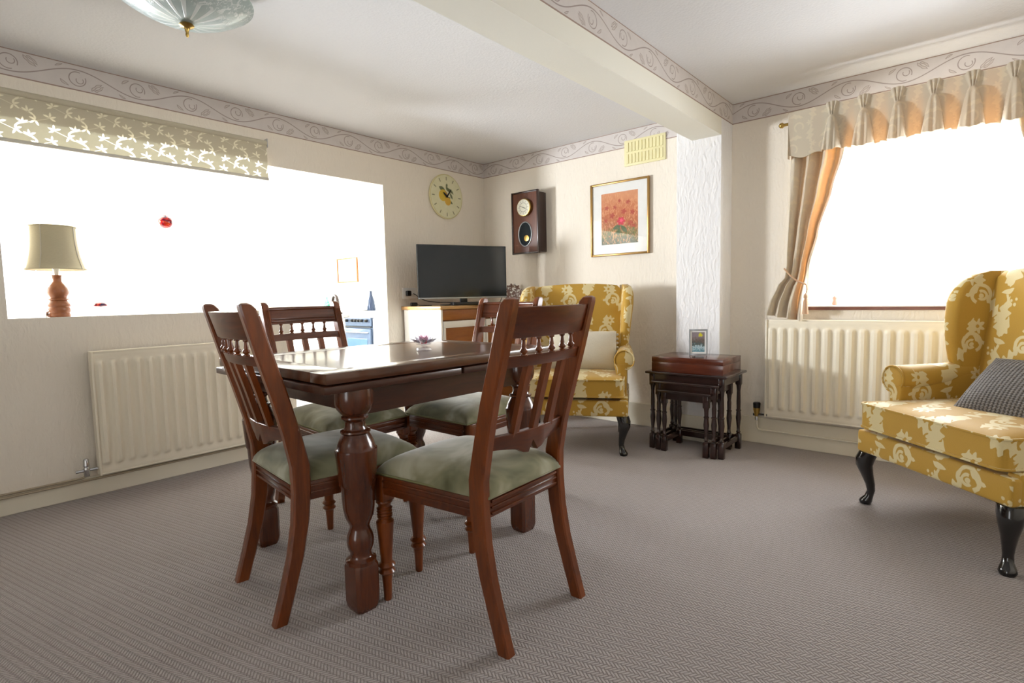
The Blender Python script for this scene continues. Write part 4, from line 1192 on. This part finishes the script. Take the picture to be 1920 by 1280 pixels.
# decorative plate on stand
t = thing('display_plate', 'small floral plate with ornate rim standing beside the television', 'plate', (.40, -.09, .9315), radians(60))
bm = new_bm(); lathe(bm, [(0, .030), (.003, .052), (.010, .078), (.013, .078), (.006, .052), (.003, .0)], 30, mat4=RT((0, 0, .085), rx=radians(80)), cap=False); obj('dish', bm, 'floral plate', t, smooth=60)
for k in range(14):
    a = 2 * pi * k / 14; bm = new_bm(); bmesh.ops.create_uvsphere(bm, u_segments=8, v_segments=5, radius=.010, matrix=Matrix.Translation((.078 * cos(a), -.012, .088 + .078 * sin(a)))); obj('rim_knob', bm, 'floral plate', t, smooth=60)
bm = new_bm(); tube(bm, [(-.04, -.03, .004), (-.03, .0, .01), (-.01, .05, .004)], .004); tube(bm, [(.04, -.03, .004), (.03, .0, .01), (.01, .05, .004)], .004); obj('stand', bm, 'ink black', t)

# ------------------------------------------------------------ SILL OF OPENING: lamp, ornaments
t = thing('table_lamp', 'turned wooden table lamp with cream bell shade on the opening sill', 'lamp', (-.075, -3.108, OPB))
bm = new_bm(); lathe(bm, [(0, .043), (.006, .046), (.018, .045), (.022, .043), (.028, .046), (.042, .047), (.050, .044), (.056, .047), (.066, .047), (.078, .040), (.084, .036), (.088, .043), (.091, .044), (.094, .040), (.096, .034), (.104, .036), (.118, .044), (.132, .0455), (.146, .043), (.160, .034), (.172, .024), (.180, .020), (.205, .020), (.208, .022), (.212, .022)], 28); obj('base', bm, 'lamp wood', t, smooth=45)
bm = new_bm(); lathe(bm, [(.212, .009), (.236, .012), (.250, .017), (.252, .014)], 16); obj('bulb_holder', bm, 'white plastic', t, smooth=45)
bm = new_bm(); lathe(bm, [(.250, .012), (.275, .024), (.30, .030), (.325, .024), (.335, .010)], 16); obj('bulb', bm, 'white enamel', t, smooth=60)
bm = new_bm(); prof = [(.240, .124), (.243, .121), (.27, .113), (.31, .103), (.36, .096), (.41, .0925), (.452, .0925), (.456, .094)]
lathe(bm, prof, 40, cap=False); lathe(bm, [(z, r - .002) for z, r in prof], 40, cap=False); sh = obj('lamp_shade', bm, 'lamp shade cloth', t, smooth=60)
for a in (20, 110, 200, 290):
    bm = new_bm(); tube(bm, [((r + .001) * cos(radians(a - 60)), (r + .001) * sin(radians(a - 60)), z) for z, r in prof], .0018, 5); obj('seam', bm, 'paper leaf', sh)
for z, r in ((.241, .124), (.455, .0945)):
    bm = new_bm(); tube(bm, [(r * cos(2 * pi * k / 36), r * sin(2 * pi * k / 36), z) for k in range(36)], .003, 6, closed=True); obj('trim_ring', bm, 'lamp shade cloth', sh, smooth=60)
t = thing('glass_mushroom', 'little red-capped glass mushroom on the sill beside the lamp', 'ornament', (-.075, -2.935, OPB))
bm = new_bm(); lathe(bm, [(.052, .034), (.056, .034), (.066, .026), (.073, .013), (.075, .004)], 20); lathe(bm, [(.046, .020), (.052, .033)], 20, cap=False); obj('cap', bm, 'red art glass', t, smooth=50)
bm = new_bm(); lathe(bm, [(0, .013), (.006, .012), (.02, .006), (.04, .006), (.052, .009)], 14); obj('stem', bm, 'clear crystal', t, smooth=50)
t = thing('twig_ornament', 'tiny pale leaf-shaped ornament on the sill left of the lamp', 'ornament', (-.06, -3.165, OPB))
for a in (-30, 20, 60):
    bm = new_bm(); prism(bm, [(0, -.003), (.012, -.006), (.026, 0), (.012, .006), (0, .003)], 'X', -.001, .001)
    for q in bm.verts: q.co = Matrix.Translation((0, 0, .012)) @ (Matrix.Rotation(radians(a), 4, 'X') @ q.co)
    obj('leaf', bm, 'pink ornament', t)
bm = new_bm(); tube(bm, [(0, 0, 0), (0, .002, .014)], .002, 5); obj('stalk', bm, 'cord beige', t)
t = thing('hanging_glass_ball', 'red and blue glass ball hanging on a thread in the kitchen opening', 'ornament', (-.075, -2.597, 1.460))
bm = new_bm(); bmesh.ops.create_uvsphere(bm, u_segments=24, v_segments=16, radius=.0385)
for v in bm.verts: v.co.z = v.co.z * .96 + (.006 if v.co.z > .033 else 0)
obj('ball', bm, 'red art glass', t, smooth=60)
bm = new_bm(); tube(bm, [(0, 0, .038), (0, 0, OPT - 1.460)], .0006, 4); obj('thread', bm, 'mount card', t)

# ------------------------------------------------------------ CEILING LIGHT
t = thing('ceiling_light', 'shallow etched blue-green glass bowl ceiling light with brass finial', 'ceiling light', (1.185, -2.875, 0))
def bz_(r): return 2.045 + .085 * (r / .235) ** 2
prof = [(bz_(r), max(r, .004)) for r in (.0, .03, .06, .10, .14, .18, .21, .235)]
bm = new_bm(); lathe(bm, prof + [(bz_(.235) + .004, .236)] + [(z + .004, r - .001 if r > .01 else r) for z, r in reversed(prof)], 56, cap=False); obj('bowl', bm, 'etched glass bowl', t, smooth=60)
bm = new_bm(); lathe(bm, [(1.995, .003), (2.000, .0055), (2.006, .006), (2.012, .005), (2.018, .007), (2.024, .008), (2.030, .012), (2.033, .022), (2.038, .026), (2.043, .022)], 20); obj('finial', bm, 'brass', t, smooth=50)
bm = new_bm(); lathe(bm, [(2.045, .006), (2.14, .006)], 10); lathe(bm, [(2.14, .09), (2.17, .10), (2.2, .10)], 32); obj('ceiling_plate', bm, 'brass', t, smooth=50)
for a in (30, 150, 270):
    bm = new_bm(); x, y = .215 * cos(radians(a)), .215 * sin(radians(a)); tube(bm, [(x, y, bz_(.215) - .004), (x * .9, y * .9, 2.16), (x * .5, y * .5, 2.185)], .002, 6); obj('clip', bm, 'brass', t)

# ------------------------------------------------------------ KITCHEN
def cooker():
    t = thing('cooker', 'steel-blue cooker with black knobs seen through the kitchen doorway', 'cooker', (-1.325, -.50, 0))
    w = .225
    bm = new_bm(); box(bm, -w, w, .0, .46, 0, .79, .004); obj('body', bm, 'stove steel', t)
    bm = new_bm(); box(bm, -w, w, .03, .46, .80, .875, .004); obj('hob', bm, 'white enamel', t)  # white colour stands in for overexposed reflection on the hob
    bm = new_bm(); box(bm, -w, w, -.022, .04, .725, .812, .006); obj('control_panel', bm, 'stove steel', t)
    for x in (-.18, -.08, -.025, .03, .085, .165):
        bm = new_bm(); lathe(bm, [(0, .016), (.012, .016), (.026, .012), (.028, .010)], 14, mat4=RT((x, -.022, .782), rx=pi / 2)); obj('knob', bm, 'black plastic', t, smooth=40)
    bm = new_bm(); box(bm, -w + .005, w - .005, -.03, .0, .16, .70, .005); d = obj('oven_door', bm, 'stove steel', t, smooth=40)
    bm = new_bm(); box(bm, -w + .05, w - .05, -.033, -.029, .26, .60, .002); obj('oven_glass', bm, 'stove glass', d)
    bm = new_bm(); tube(bm, [(-w + .03, -.03, .665), (-w + .03, -.058, .665), (w - .03, -.058, .665), (w - .03, -.03, .665)], .007, 8); obj('oven_handle', bm, 'chrome', d, smooth=50)
    bm = new_bm(); box(bm, -w, w, -.025, .0, .712, .722, .001); obj('vent_gap', bm, 'black plastic', t)
    return t
cooker()
def unit(name, label, x0, x1, y0, y1, h, n):
    t = thing(name, label, 'kitchen unit')
    bm = new_bm(); box(bm, x0, x1, y0 + .02, y1, 0, h - .03); obj('carcass', bm, 'kitchen unit', t)
    bm = new_bm(); box(bm, x0, x1, y0 - .015, y1, h - .03, h, .003); obj('worktop', bm, 'worktop', t)
    for k in range(n):
        a = x0 + (x1 - x0) * k / n; b = x0 + (x1 - x0) * (k + 1) / n
        bm = new_bm(); box(bm, a + .003, b - .003, y0, y0 + .02, .1, h - .035, .003); d = obj('door', bm, 'kitchen unit', t, smooth=40)
        bm = new_bm(); tube(bm, [(b - .04, y0, .55), (b - .04, y0 - .025, .56), (b - .04, y0 - .025, .66), (b - .04, y0, .67)], .005, 6); obj('handle', bm, 'chrome', d)
unit('kitchen_unit', 'white kitchen base units with grey worktop left of the cooker', KX, -1.555, -.52, -.02, .84, 3)
unit('kitchen_unit', 'narrow white kitchen base unit right of the cooker', -1.095, -.125, -.50, -.02, .84, 2)
t = thing('glass_vase', 'green art glass vase with tall thin stems on the kitchen worktop', 'vase', (-2.03, -.44, .84))
bm = new_bm(); lathe(bm, [(0, .018), (.02, .03), (.07, .038), (.12, .034), (.16, .018), (.175, .013), (.19, .016)], 20); obj('body', bm, 'green art glass', t, smooth=60)
for dx, h_ in ((-.012, .62), (.008, .60), (.014, .45)):
    bm = new_bm(); tube(bm, [(dx * .4, 0, .1), (dx, 0, .3), (dx * 1.6, .01, h_)], .0022, 5); obj('stem', bm, 'cord beige', t)
t = thing('arch_ornament', 'dark arch-shaped ornament beside the green vase in the kitchen', 'ornament', (-2.00, -.35, .84))
bm = new_bm(); pts = [(-.052, 0, 0), (-.052, 0, .10)] + [(.052 * -cos(a), 0, .12 + .085 * sin(a)) for a in [pi * k / 12 for k in range(13)]] + [(.052, 0, .10), (.052, 0, 0)]
tube(bm, pts, .017, 10); obj('arch', bm, 'clock case dark', t, smooth=50)
bm = new_bm(); box(bm, -.09, .09, -.03, .03, -.0, .02, .003); obj('foot', bm, 'clock case dark', t)
t = thing('framed_picture', 'small thin wooden frame on the bright kitchen wall', 'picture', (-2.24, -.012, 1.347))
bm = new_bm()
for b in ((-.21, -.195, -.02, 0, -.145, .145), (.195, .21, -.02, 0, -.145, .145), (-.195, .195, -.0195, 0, .13, .1445), (-.195, .195, -.0195, 0, -.1445, -.13)): box(bm, *b, .002)
obj('frame', bm, 'cabinet teak', t); bm = new_bm(); box(bm, -.20, .20, -.008, -.002, -.14, .14); obj('mount', bm, 'mount card', t)
bm = new_bm(); lathe(bm, [(0, .045), (.01, .047), (.10, .036), (.17, .016), (.20, .012), (.21, .014)], 20, (-1.42, -.28, .876)); tag(obj('kitchen_bottle', bm, 'dark teal glass', smooth=50), 'tall blue-grey bottle standing on the cooker', 'bottle')
bm = new_bm(); box(bm, -1.53, -1.42, -.36, -.26, .876, .883, .002); tag(obj('pan_stand', bm, 'ink black'), 'flat dark trivet on the cooker beside the bottle', 'trivet')
